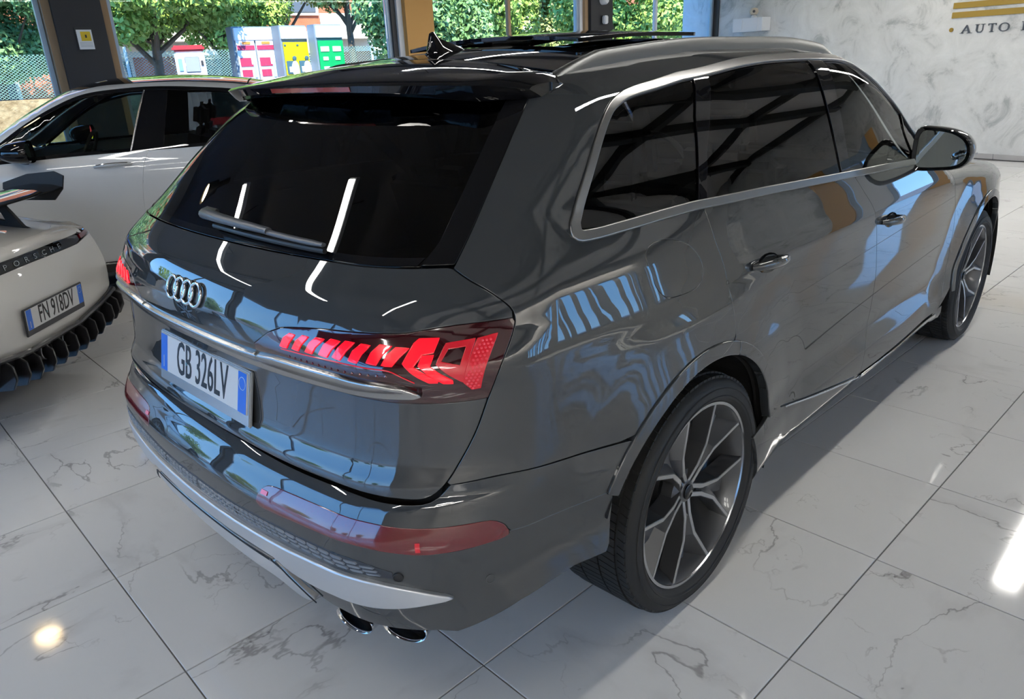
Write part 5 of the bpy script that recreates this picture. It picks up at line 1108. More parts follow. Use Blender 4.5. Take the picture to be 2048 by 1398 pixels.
# second row belts
for y in (-.70, .70):
    V = []
    b = MB(); p0, p1 = Vector((.02, y*1.0, 1.50)), Vector((.40, y*.62, .98)); w = Vector((.024, 0, .015))
    b.add([p0-w, p0+w, p1+w, p1-w, p0-w+Vector((0, .002, 0)), p0+w+Vector((0, .002, 0)), p1+w+Vector((0, .002, 0)), p1-w+Vector((0, .002, 0))], [(0, 1, 2, 3), (7, 6, 5, 4), (0, 4, 5, 1), (2, 6, 7, 3), (1, 5, 6, 2), (0, 3, 7, 4)]).build('seat_belt', M_cab, suv)
# ------------------------------------------------------------------ skins of the two white cars (local frames: x forward, origin under the rear axle)
W_SW = pchip([.16, .24, .32, .45, .60, .80, .95, 1.02, 1.08, 1.14, 1.20, 1.35, 1.48, 1.56, 1.66], [.80, .86, .905, .915, .925, .94, .945, .935, .915, .895, .872, .80, .725, .66, .50])
W_TAP = pchip([-1., -.7, -.3, .3, 1.5, 2.5, 3.1, 3.5, 3.8], [-.16, -.07, -.015, 0, 0, -.01, -.05, -.14, -.30])
W_ZT = pchip([-1.0, -.92, -.80, -.3, .2, .6, 1.1, 1.5, 1.8, 2.10, 2.58, 2.68, 3.0, 3.4, 3.62, 3.76], [.98, 1.08, 1.12, 1.35, 1.55, 1.63, 1.662, 1.655, 1.605, 1.475, 1.165, 1.12, 1.06, .97, .86, .70])
W_XR = pchip([.2, .4, .6, .9, 1.05, 1.12, 1.3], [-.86, -.95, -.97, -.95, -.96, -.93, -.7]); W_XF = pchip([.2, .4, .6, .8, .95, 1.1], [3.66, 3.74, 3.76, 3.73, 3.62, 3.4])
def white_F(x, y, z, part='t'):
    a = np.abs(y); w = W_SW(z)+W_TAP(x)
    for xc in (0., 2.873):
        r = np.hypot(x-xc, z-.36); w = w+.018*(1-sst(.38, .58, r))*(1-sst(.85, 1., z))
    f = smax(a-w, W_XR(z)+.10*(a/.8)**2.4-x, .2); f = smax(f, x-W_XF(z)+.22*(a/.8)**2.3, .2)
    k = sst(2.0, 2.6, x)
    return smax(f, z-(W_ZT(x)-(.07*(a/.62)**2.2)*(1-k)-k*.05*(a/.8)**2.5), .06)
P_SW = pchip([.14, .22, .32, .45, .58, .70, .80, .88, .94, 1.02, 1.12, 1.22, 1.30], [.80, .86, .915, .93, .93, .915, .885, .80, .72, .665, .615, .55, .42])
P_TAP = pchip([-1.1, -.9, -.6, -.2, .3, .8, 1.6, 2.2, 2.6, 3.0, 3.3], [-.07, -.035, -.012, 0, 0, -.05, -.055, -.03, -.05, -.16, -.34])
P_ZT = pchip([-1.1, -1.0, -.93, -.6, -.2, .4, .9, 1.2, 1.5, 2.1, 2.3, 2.8, 3.1, 3.3], [.80, .845, .855, .905, 1.03, 1.22, 1.29, 1.29, 1.25, .96, .90, .80, .68, .50])
P_XR = pchip([.12, .20, .30, .42, .55, .68, .76, .80, .84, .90, 1.0], [-.88, -.96, -1.01, -1.045, -1.055, -1.03, -1.005, -1.0, -1.02, -.95, -.6]); P_XF = pchip([.14, .3, .5, .7, .9], [3.2, 3.28, 3.27, 3.15, 2.8])
def sport_F(x, y, z, part='t'):
    a = np.abs(y); w = P_SW(z)+P_TAP(x)
    for xc in (0., 2.457):
        r = np.hypot(x-xc, z-.345); w = w+.012*(1-sst(.36, .52, r))
    f = smax(a-w, P_XR(z)+.085*(a/.8)**2.5-x, .17); f = smax(f, x-P_XF(z)+.35*(a/.8)**2.3, .2)
    return smax(f, z-(P_ZT(x)-.04*(a/.6)**2.2*(1-sst(.75, .95, a))), .05)
WPOS = (2.067, 4.281, math.radians(150)); PPOS = (-1.471, 3.324, math.radians(133.2))
# ================================================================== other cars
M_white = mk('white_paint', (.56, .575, .585), .28, 0., 1., .015, 1.55)
M_white2 = mk('white_paint_b', (.60, .595, .575), .28, 0., 1., .015, 1.55)
M_wg = mk_glass('dark_side_glass', (.16, .17, .17), 1.54); M_wgf = mk_glass('green_side_glass', (.52, .60, .54), 1.52)
def wheel_lite(root, xc, y, hub, R, w=.26):
    sg = 1 if y > 0 else -1
    M = Matrix.Translation((xc, y, hub)) @ Matrix.Rotation(math.radians(-90*sg), 4, 'X'); k = R/.372
    rim = MB().lathe([(.26*k, -w), (.25*k, -.05), (.272*k, -.01), (.285*k, 0), (.288*k, -.012)], 48, M).build('wheel', M_rimg, root, smooth=True, angle=40)
    MB().lathe([(.284*k, -.005), (.30*k, .008), (.34*k, .010), (.362*k, -.004), (R, -.03), (R, -w+.03), (.36*k, -w), (.285*k, -w+.01)], 64, M).build('tyre', M_rubber, rim, smooth=True, angle=40)
    MB().lathe([(.06*k, -.06), (.05*k, -.03), (.0001, -.028)], 24, M).build('hub_cap', M_rimg, rim, smooth=True)
    for j in range(10):
        a = 2*math.pi*j/10; u, v = Vector((math.cos(a), math.sin(a), 0)), Vector((-math.sin(a), math.cos(a), 0)); P = [u*.04*k-v*.012, u*.04*k+v*.012, u*.275*k+v*.010, u*.275*k-v*.010]
        MB().prism(P, lambda p: M @ (p+Vector((0, 0, -.012))), lambda p: M @ (p+Vector((0, 0, -.05)))).build('spoke', M_rims, rim)
    return rim
def seat_lite(root, x, y, zs=0.):
    s = MB().box((x+.25, y, .55+zs), (.50, .50, .16)).build('car_seat', M_leather, root, bevel=.05, seg=2)
    MB().box((0, 0, 0), (.15, .48, .66), M=Matrix.Translation((x-.06, y, .90+zs)) @ Matrix.Rotation(math.radians(-16), 4, 'Y')).build('seat_back', M_leather, s, bevel=.055, seg=2)
    MB().box((0, 0, 0), (.11, .27, .21), M=Matrix.Translation((x-.17, y, 1.31+zs)) @ Matrix.Rotation(math.radians(-12), 4, 'Y')).build('headrest', M_leather, s, bevel=.05, seg=3)

# ---- white coupe SUV parked across the picture -----------------------------------------
def white_car():
    WBd = Body(white_F, FX=3.1); R = empty('coupe_car', (WPOS[0], WPOS[1], 0), WPOS[2], 'white coupe car with dark side windows parked behind the grey SUV', 'car')
    sx = lambda x: x+WBd.L2-.15
    dl = [(sx(2.46), 1.088), (sx(2.2), 1.098), (sx(1.84), 1.115), (sx(1.33), 1.126), (sx(.86), 1.131), (sx(.3), 1.150)]+WBd.xz([(-.12, 1.175)])
    dtp = WBd.xz([(-.12, 1.175), (-.02, 1.27), (.1, 1.36)])+[(sx(.25), 1.435), (sx(.52), 1.522), (sx(.85), 1.560), (sx(1.14), 1.577), (sx(1.4), 1.572), (sx(1.66), 1.545), (sx(1.85), 1.475), (sx(2.05), 1.37), (sx(2.25), 1.235), (sx(2.46), 1.088)]
    DB = spline(dl, .03); DT = spline(dtp, .03); O = DB+DT[1:-1]
    Od = clean(dens(O, .02)); I1 = clean(inset(Od, .022)); I2 = clean(inset(Od, .021))
    WBd.panel('window_trim', O, M_gloss, R, off=.003, gap=0, depth=.012, holes=[I1], mirror=1, res=.012)
    def cut(P, l, sg):
        res = []; f = lambda q: sg*(q[0]-np.interp(q[1], [1.13, 1.56], l))
        for i in range(len(P)):
            a, c = P[i-1], P[i]
            if f(a)*f(c) < 0: t = f(a)/(f(a)-f(c)); res.append((a[0]+(c[0]-a[0])*t, a[1]+(c[1]-a[1])*t))
            if f(c) >= 0: res.append(c)
        return res
    b0, b1 = (sx(1.145), sx(1.06)), (sx(1.375), sx(1.235)); c0 = (sx(.22), sx(.30)); c1 = (sx(.26), sx(.34))
    WBd.panel('side_window', cut(I2, b1, 1), M_wgf, R, off=-.004, gap=.001, depth=.004, mirror=1, res=.04)
    WBd.panel('window_pillar', cut(cut(I2, b0, 1), b1, -1), M_gloss, R, off=.001, gap=.001, depth=.01, mirror=1, res=.04)
    WBd.ribbon('pillar_trim', [(b1[0]+(b1[1]-b1[0])*t, 1.13+.425*t) for t in np.linspace(0, 1, 12)], .012, .005, M_satin, R, mirror=1)
    WBd.panel('side_window', cut(cut(I2, b0, -1), c1, 1), M_wg, R, off=-.004, gap=.001, depth=.004, mirror=1, res=.04)
    WBd.panel('side_window', cut(I2, c1, -1), M_wg, R, off=-.004, gap=.001, depth=.004, mirror=1, res=.04)
    # flank panels
    SH = spline([(sx(1.255), 1.124), (sx(1.30), 1.023), (sx(1.35), .80), (sx(1.362), .60), (sx(1.36), .42), (sx(1.33), .30)], .02)
    FS = spline([(sx(2.44), 1.09), (sx(2.40), .95), (sx(2.38), .6), (sx(2.36), .42), (sx(2.33), .30)], .03)
    RS = spline(WBd.xz([(-.08, 1.17), (.18, 1.02), (.33, .88)])+[(sx(.44), .70), (sx(.47), .55), (sx(.46), .42), (sx(.5), .30)], .02)
    bot = lambda a, b_: [(a+(b_-a)*k/8, .30) for k in range(9)]
    fdoor = WBd.panel('front_door', [p for p in DB if sx(1.26) < p[0] < sx(2.43)]+SH+bot(sx(1.33), sx(2.33))[1:-1]+FS[::-1], M_white, R, mirror=1, res=.035)
    WBd.panel('rear_door', [p for p in DB if p[0] < sx(1.25)]+RS[1:]+bot(sx(.5), sx(1.33))[1:-1]+SH[::-1], M_white, R, mirror=1, res=.035)
    AR = lambda xc, a0, a1: [(xc+.405*math.cos(math.radians(a0+(a1-a0)*i/30)), .36+.405*math.sin(math.radians(a0+(a1-a0)*i/30))) for i in range(31)]
    WBd.panel('front_wing', FS+[(sx(2.40), .28)]+WBd.xz(AR(2.873, 188, 40))+WBd.xz([(3.28, .62)])+[(WBd.L3+.22, .72), (WBd.L3+.20, .93), (sx(3.08), 1.00), (sx(2.75), 1.06), (sx(2.6), 1.08)], M_white, R, mirror=1, res=.04)
    yr = lambda x: float(np.interp(x, [-.9, -.3, .3, 1.5, 1.8, 2.1, 2.6], [.70, .60, .54, .53, .545, .60, .74]))
    RX = np.linspace(-.82, 2.55, 70); RP = WBd.T(RX, np.array([-yr(x) for x in RX])); RLn = [(float(s), float(p[2])) for s, p in zip(WBd.s_of(RP), RP)]
    q = RLn+[(sx(2.50), 1.085)]+DT[:-1][::-1][0:]+[DB[-1]]+RS+[(sx(.5), .30)]+WBd.xz(AR(0, -8, 188))+WBd.xz([(-.45, .30)])+[(.62, .32), (.60, .60), (.61, .95)]
    WBd.panel('body_side', q, M_white, R, mirror=1, res=.04)
    hb = [(0, .28), (.60, .30), (.598, .60), (.608, .95)]+[(.57, 1.02), (.3, 1.045), (0, 1.05)]
    WBd.panel('rear_bumper', hb+mir(hb[1:-1])[::-1], M_white, R, res=.05)
    WBd.panel('sill', [(sx(.42), .295), (sx(2.42), .295), (sx(2.42), .20), (sx(.42), .20)], M_plast, R, mirror=1, res=.05); WBd.ribbon('sill_trim', [(sx(.5+k*.1), .285) for k in range(19)], .014, .005, M_satin, R, mirror=1)
    ctr = WBd.L4+WBd.CY
    WBd.panel('front_bumper', WBd.xz([(3.28, .25), (3.285, .60)])+[(WBd.L3+.225, .72), (WBd.L3+.20, .93), (ctr-.6, .90), (ctr, .90), (ctr, .22), (ctr-.7, .22)], M_white, R, mirror=1, res=.05, gap=.001)
    WBd.panel('front_grille', [(ctr, .5), (ctr-.38, .5), (ctr-.42, .70), (ctr-.3, .84), (ctr, .85)], M_gloss, R, off=.01, mirror=1, gap=0, res=.05)
    WBd.panel('headlight', [(ctr-.50, .66), (ctr-.48, .80), (ctr-.85, .84), (ctr-.95, .74)], M_gloss, R, off=.006, mirror=1, res=.05)
    xs = np.linspace(1.80, 2.56, 12); WBd.panel('windscreen', [(x, -yr(x)) for x in xs]+[(2.62, 0)]+[(x, yr(x)) for x in xs[::-1]]+[(1.76, 0)], M_wgf, R, top=True, off=-.003, depth=.004, res=.06)
    xs = np.linspace(.48, 1.79, 14); WBd.panel('roof', [(x, -yr(x)) for x in xs]+[(1.75, 0)]+[(x, yr(x)) for x in xs[::-1]]+[(.45, 0)], M_gloss, R, top=True, res=.05)
    xs = np.linspace(-.74, .47, 14); WBd.panel('rear_window', [(x, -yr(x)) for x in xs]+[(.44, 0)]+[(x, yr(x)) for x in xs[::-1]]+[(-.76, 0)], mk_glass('rear_glass_w', (.08, .08, .08)), R, top=True, depth=.004, res=.06)
    WBd.panel('boot_lid', [(x, -yr(x)) for x in np.linspace(-.90, -.75, 4)]+[(x, yr(x)) for x in np.linspace(-.75, -.90, 4)], M_white, R, top=True, res=.05)
    xs = np.linspace(2.62, 3.45, 16); hw = lambda x: float(np.interp(x, [2.6, 3.0, 3.3, 3.45], [.78, .76, .66, .5])); WBd.panel('bonnet', [(x, -hw(x)) for x in xs]+[(3.55, 0)]+[(x, hw(x)) for x in xs[::-1]]+[(2.64, 0)], M_white, R, top=True, res=.05)
    for x in (0., 2.873):
        for sg in (-1, 1):
            wheel_lite(R, x, sg*.925, .36, .36)
            h = MB(); V = [(x+.42*math.cos(math.radians(200*k/24-10)), sg*yy, .36+.42*math.sin(math.radians(200*k/24-10))) for yy in (.92, .55) for k in range(25)]
            h.add(V, [(k, k+1, 26+k, 25+k) for k in range(24)]+[tuple(range(25, 50))]).build('wheel_housing', M_dark, R)
    sm = WBd.L4+WBd.CY
    hl = []
    for xc in (0, 2.873):
        q = WBd.xz([(x, max(z, .262)) for x, z in [(xc+.40*math.cos(math.radians(-20+220*k/30)), .36+.40*math.sin(math.radians(-20+220*k/30))) for k in range(31)]]); hl += [clean(q), clean(mir(q))]
    WBd.panel('inner_shell', [(-sm, .26), (sm, .26), (sm, .8), (4.6, .86), (3.9, 1.0), (0, 1.0), (-3.9, 1.0), (-4.6, .86), (-sm, .8)], M_dark, R, off=-.05, gap=0, depth=0, res=.1, holes=hl)
    box('floor_pan', (1.4, 0, .27), (4.3, 1.5, .06), M_dark, R)
    WBd.panel('headliner', [(.3, -.5), (1.65, -.48), (1.65, .48), (.3, .5)], M_cab, R, top=True, off=-.05, gap=0, depth=0, res=.1)
    for x, y in ((1.05, .38), (1.05, -.38), (.15, .38), (.15, -.38)): seat_lite(R, x, y, .03)
    MB().box((2.15, 0, .99), (.50, 1.45, .22)).build('dashboard', M_cab, R, bevel=.06, seg=2)
    sw = MB().lathe([(.18+.013*math.cos(t), .013*math.sin(t)) for t in (2*math.pi*k/10 for k in range(10))], 36, Matrix.Translation((1.78, .38, 1.10)) @ Matrix.Rotation(math.radians(65), 4, 'Y'), close=True).build('steering_wheel', M_cab, R, smooth=True, angle=80)
    MB().box((1.79, .38, 1.10), (.05, .13, .10)).build('steering_hub', M_cab, sw, bevel=.02); MB().box((1.76, .38, 1.115), (.012, .06, .012)).build('steering_badge', M_satin, sw)
    MB().box((1.72, 0, 1.50), (.03, .24, .07), rz=.2).build('interior_mirror', M_gloss, R, bevel=.012)
    # handles
    for sg, door in ((-1, fdoor[0]), (1, fdoor[1])):
        P = WBd.S(np.array([-sg*sx(1.385), -sg*sx(1.646)]) if sg > 0 else np.array([sx(1.385), sx(1.646)]), np.array([1.04, 1.031])); n = Vector(WBd.N(P)[0]); a, c = Vector(P[0]), Vector(P[1])
        pts = [a+(c-a)*t+n*(.036*math.sin(math.pi*t)**.5+.002) for t in np.linspace(0, 1, 13)]
        MB().tube(pts, [.013*(.5+.5*math.sin(math.pi*k/12)**.5) for k in range(13)], 10, flat=1.2).build('door_handle', M_white, door, smooth=True, angle=70)
        pts = [p+n*.012+Vector((0, 0, .004)) for p in pts[1:-1]]; MB().tube(pts, .004, 6).build('handle_chrome', M_chrome, door, smooth=True)
    # mirrors
    for sg in (-1, 1):
        base = spline([(.0, -.06), (.05, -.078), (.15, -.07), (.205, -.035), (.21, .02), (.18, .065), (.10, .082), (.03, .07), (-.005, .0)], .02, True); n = len(base); c = np.mean(base, 0); V = []
        xs = [(2.02, .97), (2.03, 1.02), (2.08, 1.0), (2.15, .88), (2.20, .62), (2.225, .3)]
        for x, k in xs: V += [(x, sg*(.90+c[0]+(q[0]-c[0])*k), 1.175+c[1]+(q[1]-c[1])*k) for q in base]
        m = MB().add(V, [(i*n+k, i*n+(k+1) % n, (i+1)*n+(k+1) % n, (i+1)*n+k) for i in range(5) for k in range(n)]+[tuple(range(5*n, 6*n))]).build('door_mirror', M_gloss, R, smooth=True, angle=60)
        MB().add([(2.035, sg*(.90+c[0]+(q[0]-c[0])*.9), 1.175+c[1]+(q[1]-c[1])*.9) for q in base], [tuple(range(n))]).build('mirror_glass', mk('mirror_silver'), m)
        MB().tube([(2.12, sg*.95, 1.12), (2.10, sg*.90, 1.10), (2.08, sg*.86, 1.09)], [.03, .035, .04], 8, flat=.7).build('mirror_arm', M_gloss, m, smooth=True)
white_car()

# ---- white sports car with a big rear wing ----------------------------------------------
def sport_car():
    PB = Body(sport_F, FX=2.6); R = empty('sports_car', (PPOS[0], PPOS[1], 0), PPOS[2], 'white sports car with black rear wing and plate FN 918DV at the left edge', 'car')
    sx = lambda x: x+PB.L2-.15
    # tail: bumper below the dark band, tail lip above it
    low = [(0, .335), (.25, .335), (.45, .365), (.575, .396), (.62, .43)]
    AR = lambda a0, a1, r=.385: [(r*math.cos(math.radians(a0+(a1-a0)*i/30)), .345+r*math.sin(math.radians(a0+(a1-a0)*i/30))) for i in range(31)]
    bp = low+PB.xz([(-.62, .42), (-.42, .40)])+PB.xz([p for p in AR(176, 120)])+PB.xz([(-.30, .74)])+[(.70, .765), (.55, .752), (.46, .738), (.25, .742), (0, .745)]
    PB.panel('rear_bumper', bp+mir(bp[1:-1])[::-1], M_white2, R, res=.03, gap=.001)
    band = [(0, .747), (.25, .744), (.46, .740), (.50, .752), (.50, .778), (.482, .790), (.25, .803), (0, .803)]
    bd = PB.panel('tail_band', band+mir(band[1:-1])[::-1], M_gloss, R, off=-.006, gap=.001, res=.03)[0]
    for ch, s in zip('PORSCHE', (-.172, -.084, .001, .075, .156, .233, .308)):
        P = PB.S(np.array([s]), np.array([.766])); n = Vector(PB.N(P)[0]); u = Vector((0, 0, 1)).cross(n).normalized(); w = n.cross(u); p = Vector(P[0])-n*.004
        t = text_mesh(ch, .040, 1.5, .001); o = link('band_letter', t, M_satin, bd); o.matrix_local = Matrix(((u.x, w.x, n.x, p.x), (u.y, w.y, n.y, p.y), (u.z, w.z, n.z, p.z), (0, 0, 0, 1)))
    for sg in (-1, 1): PB.panel('tail_lamp', [(sg*.505, .755), (sg*.62, .768), (sg*.62, .785), (sg*.505, .782)], mk('sport_lamp', (.12, .005, .01), .15, 0, 1.), R, off=.001, gap=.001, res=.02)
    lip = [(0, .806), (.25, .806), (.485, .794), (.52, .81), (.505, .838), (.30, .848), (0, .853)]
    PB.panel('tail_lip', lip+mir(lip[1:-1])[::-1], M_white2, R, off=.010, gap=.001, depth=.03, res=.03, rnd=.006)
    # flanks and upper body
    yr = lambda x: float(np.interp(x, [-1., -.7, -.2, .4, 1.0, 1.5, 2.1, 2.6, 3.0], [.62, .66, .60, .52, .50, .52, .62, .66, .5]))
    RX = np.linspace(-.92, 2.25, 50); RP = PB.T(RX, np.array([-yr(x) for x in RX]), z0=.3, z1=1.4); RLn = [(float(s), float(p[2])) for s, p in zip(PB.s_of(RP), RP)]
    FAR = [(2.457+.375*math.cos(math.radians(a)), .345+.375*math.sin(math.radians(a))) for a in np.linspace(186, 20, 30)]
    fl = RLn+[(sx(2.45), .82), (PB.L3+.1, .72), (PB.L3+.2, .45)]+PB.xz(FAR[::-1])+[(sx(2.05), .20), (sx(.42), .20)]+PB.xz(AR(-12, 118))+PB.xz([(-.30, .745)])+[(.70, .772), (.62, .79), (.52, .84)]
    PB.panel('body_side', fl, M_white2, R, mirror=1, res=.035)
    gl = [(sx(.55), .985), (sx(1.2), .96), (sx(1.85), .94), (sx(1.95), .95), (sx(1.6), 1.12), (sx(1.2), 1.20), (sx(.8), 1.19), (sx(.5), 1.10)]
    PB.panel('side_window', spline(gl, .03, True), mk_glass('sport_glass', (.10, .10, .10)), R, off=.003, gap=0, depth=0, mirror=1, res=.05)
    xs = np.linspace(-.955, -.12, 12); PB.panel('engine_lid', [(x, -yr(x)) for x in xs]+[(x, yr(x)) for x in xs[::-1]], M_white2, R, top=True, res=.04)
    xs = np.linspace(-.11, .55, 10); PB.panel('rear_window', [(x, -yr(x)) for x in xs]+[(x, yr(x)) for x in xs[::-1]], M_gloss, R, top=True, res=.05)
    xs = np.linspace(.56, 1.40, 10); PB.panel('roof', [(x, -yr(x)) for x in xs]+[(x, yr(x)) for x in xs[::-1]], M_white2, R, top=True, res=.05)
    xs = np.linspace(1.41, 2.18, 10); PB.panel('windscreen', [(x, -yr(x)) for x in xs]+[(x, yr(x)) for x in xs[::-1]], M_gloss, R, top=True, res=.05)
    xs = np.linspace(2.19, 3.0, 12); PB.panel('bonnet', [(x, -yr(x)) for x in xs]+[(3.08, 0)]+[(x, yr(x)) for x in xs[::-1]], M_white2, R, top=True, res=.05)
    ctr = PB.L4+PB.CY; PB.panel('front_bumper', PB.xz([(2.82, .24), (2.83, .40)])+[(PB.L3+.2, .45), (PB.L3+.1, .72), (ctr-.6, .62), (ctr, .60), (ctr, .16), (ctr-.6, .16)], M_white2, R, mirror=1, res=.05, gap=.001)
    for x in (0., 2.457):
        for sg in (-1, 1): wheel_lite(R, x, sg*.925, .345, .345, .30)
    box('floor_pan', (1.1, 0, .19), (3.4, 1.3, .08), M_dark, R)
    hl = []
    for xc, r in ((0, .38), (2.457, .37)):
        q = PB.xz([(x, max(z, .182)) for x, z in [(xc+r*math.cos(math.radians(-20+220*k/30)), .345+r*math.sin(math.radians(-20+220*k/30))) for k in range(31)]]); hl += [clean(q), clean(mir(q))]
    PB.panel('inner_shell', [(-ctr, .18), (ctr, .18), (ctr, .58), (4.3, .66), (3.4, .76), (0, .76), (-3.4, .76), (-4.3, .66), (-ctr, .58)], M_dark, R, off=-.04, gap=0, depth=0, res=.1, holes=hl)
    # black diffuser with fins
    df = [(0, .332), (.25, .332), (.45, .362), (.575, .393), (.60, .36), (.58, .27), (.45, .22), (.25, .19), (0, .19)]
    dd = PB.panel('diffuser', df+mir(df[1:-1])[::-1], mk('diffuser_black', (.012, .012, .014), .35, 0, .6, .08), R, off=.012, gap=0, depth=.03, res=.03)[0]
    MB().tube([tuple(p) for p in PB.S(np.linspace(-.60, .60, 25), np.interp(np.abs(np.linspace(-.60, .60, 25)), [0, .25, .45, .6], [.34, .34, .37, .40]))+PB.N(PB.S(np.linspace(-.60, .60, 25), np.full(25, .36)))*.02], .016, 8).build('diffuser_lip', mk('diffuser_black'), dd, smooth=True)
    for s in (-.58, -.50, -.41, -.32, -.22, -.11, 0, .11, .22, .32, .41, .49, .55, .61):
        zt = float(np.interp(abs(s), [0, .25, .45, .6], [.33, .33, .36, .38])); P = PB.S(np.array([s]), np.array([zt]))[0]; n = Vector(PB.N(np.array([P]))[0]); n.z = 0; n.normalize(); u = Vector((-n.y, n.x, 0)); p = Vector(P)
        prof = [(-.06, 0), (.030, -.005), (.062, -.03), (.066, -.10), (.035, -.155), (-.06, -.165)]
        MB().prism(prof, lambda q: p+n*q[0]+u*.008+Vector((0, 0, q[1])), lambda q: p+n*q[0]-u*.008+Vector((0, 0, q[1]))).build('diffuser_fin', mk('diffuser_black'), dd, bevel=.003)
    # tail pipes
    for y in (-.10, .10): MB().lathe([(.05, -.10), (.05, .01), (.045, .012), (.043, -.10)], 24, Matrix.Translation((-1.03, y, .29)) @ Matrix.Rotation(math.radians(-90), 4, 'Y')).build('tail_pipe', mk('pipe_steel', (.3, .3, .3), .3, 1.), R, smooth=True)
    # wing
    wy = np.linspace(-.79, .79, 25); sec = [(-.80, 1.035), (-.74, 1.052), (-.62, 1.062), (-.50, 1.050), (-.44, 1.036), (-.43, 1.028), (-.52, 1.022), (-.66, 1.020), (-.78, 1.020), (-.803, 1.028)]
    V = [(x, y, z-.012*(1-(y/.79)**2)) for y in wy for x, z in sec]; n = len(sec)
    wg = MB().add(V, [(i*n+k, i*n+(k+1) % n, (i+1)*n+(k+1) % n, (i+1)*n+k) for i in range(24) for k in range(n)]+[tuple(range(n)), tuple(range(24*n, 25*n))]).build('rear_wing', M_gloss, R, smooth=True, angle=40)
    for sg in (-1, 1):
        ep = [(-.825, 1.100), (-.77, 1.130), (-.60, 1.120), (-.44, 1.075), (-.42, 1.00), (-.50, .965), (-.735, .955), (-.80, 1.02)]
        MB().prism(ep, lambda q: (q[0], sg*.790, q[1]), lambda q: (q[0], sg*.802, q[1])).build('wing_endplate', M_col, wg, bevel=.002)
        up = [(-.82, .842), (-.74, .875), (-.70, .95), (-.64, 1.02), (-.60, 1.02), (-.665, .94), (-.69, .90), (-.62, .905), (-.575, .96), (-.545, 1.02), (-.515, 1.02), (-.555, .93), (-.60, .875), (-.55, .86), (-.5, .90), (-.5, .86)]
        up = [(-.83, .835), (-.76, .870), (-.71, .95), (-.66, 1.022), (-.62, 1.022), (-.655, .95), (-.67, .905), (-.60, .925), (-.545, 1.022), (-.51, 1.022), (-.56, .92), (-.60, .87), (-.70, .86)]
        MB().prism(up, lambda q: (q[0], sg*.395, q[1]), lambda q: (q[0], sg*.425, q[1])).build('wing_upright', M_col, wg, bevel=.003)
    # plate
    P = PB.S(np.array([.03]), np.array([.492]))[0]; n = Vector(PB.N(np.array([P]))[0]); n.y = 0; n.normalize(); u = Vector((0, 0, 1)).cross(n).normalized(); w = n.cross(u); p = Vector(P)+n*.012
    plate(R, 'FN 918DV', Matrix(((u.x, w.x, n.x, p.x), (u.y, w.y, n.y, p.y), (u.z, w.z, n.z, p.z), (0, 0, 0, 1))), mk('plate_frame_dark', (.03, .032, .04), .35))
sport_car()
# ================================================================== outside
M_asph = mk('asphalt', (.16, .16, .165), .9, noise=(1.5, .3, (.20, .20, .20)))
tag(box('pavement', (5, 20, -.30), (160, 160, .1), M_asph), kind='structure')
CAMP = Vector((-1.7565, -1.9187, 1.6147))
def polar(az, d, z=0.): a = math.radians(az); return Vector((CAMP.x+d*math.cos(a), CAMP.y+d*math.sin(a), z))
# stone wall with chain-link fence
M_stone = mk('stone_wall', (.24, .17, .085), .9, noise=(6, .2, (.42, .34, .20)), bump=(9, .8, .05))
fa, fb_ = polar(95, 22), polar(45, 25)
u = (fb_-fa); LF = u.length; u.normalize(); rz = math.atan2(u.y, u.x); mid = (fa+fb_)/2
tag(MB().box((mid.x, mid.y, .50), (LF, .3, 1.7), rz).build('stone_wall', M_stone, bevel=.02), 'low rough stone wall under the chain-link fence across the road', 'wall')
fn = empty('fence', fa, rz, 'pale green chain-link fence with posts on the stone wall', 'fence')
M_wire = mk('fence_wire', (.24, .42, .36), .5); M_post = mk('fence_post', (.52, .62, .58), .5)
nP = int(LF/1.6)
for k in range(nP+1): MB().tube([(k*1.6, 0, 1.352), (k*1.6, 0, 2.42)], .035, 8).build('fence_post', M_post, fn)
b = MB(); H0, H1 = 1.37, 2.30; stp = .085
for k in range(int((LF+1)/stp)):
    for d in (1, -1):
        x0 = k*stp; x1 = x0+d*(H1-H0)*1.35
        if 0 <= x1 <= LF: 
            p, q = Vector((x0, 0, H0)), Vector((x1, 0, H1)); w = Vector((.007, 0, 0)); dp = Vector((0, .006, 0)); b.add([p-w, p+w, q+w, q-w, p-w+dp, p+w+dp, q+w+dp, q-w+dp], [(0, 1, 2, 3), (7, 6, 5, 4), (0, 3, 7, 4), (1, 5, 6, 2)])
tag(b.build('fence_mesh', M_wire, fn), kind='stuff')
# ticket machine
M_white = mk('kiosk_white', (.78, .79, .80), .4); M_kred = mk('kiosk_red', (.55, .03, .04), .4); M_scr = mk('kiosk_screen', (.30, .33, .36), .2)
def local_frame(az, d):
    p = polar(az, d); r = math.radians(az)-math.pi/2; return p, r
p, r = local_frame(65.6, 15.5)
k = empty('payment_kiosk', (p.x, p.y, -.25), r, 'white payment kiosk with a red cap standing outdoors', 'kiosk')
MB().box((0, 0, 1.17), (.50, .35, 2.34)).build('kiosk_body', M_white, k, bevel=.03); MB().box((0, 0, 2.39), (.54, .4, .10)).build('kiosk_cap', M_kred, k, bevel=.03)
MB().box((.03, -.185, 2.12), (.25, .02, .26)).build('kiosk_screen', M_scr, k, bevel=.01); MB().box((-.17, -.185, 2.12), (.07, .02, .20)).build('kiosk_sticker', mk('kiosk_blue', (.20, .50, .62), .4), k)
MB().box((0, -.185, 1.82), (.38, .015, .02)).build('kiosk_slot', M_scr, k); MB().box((.195, -.185, 2.14), (.04, .02, .08)).build('kiosk_reader', M_frd, k)
M_steel2 = mk('post_steel', (.3, .3, .3), .5)
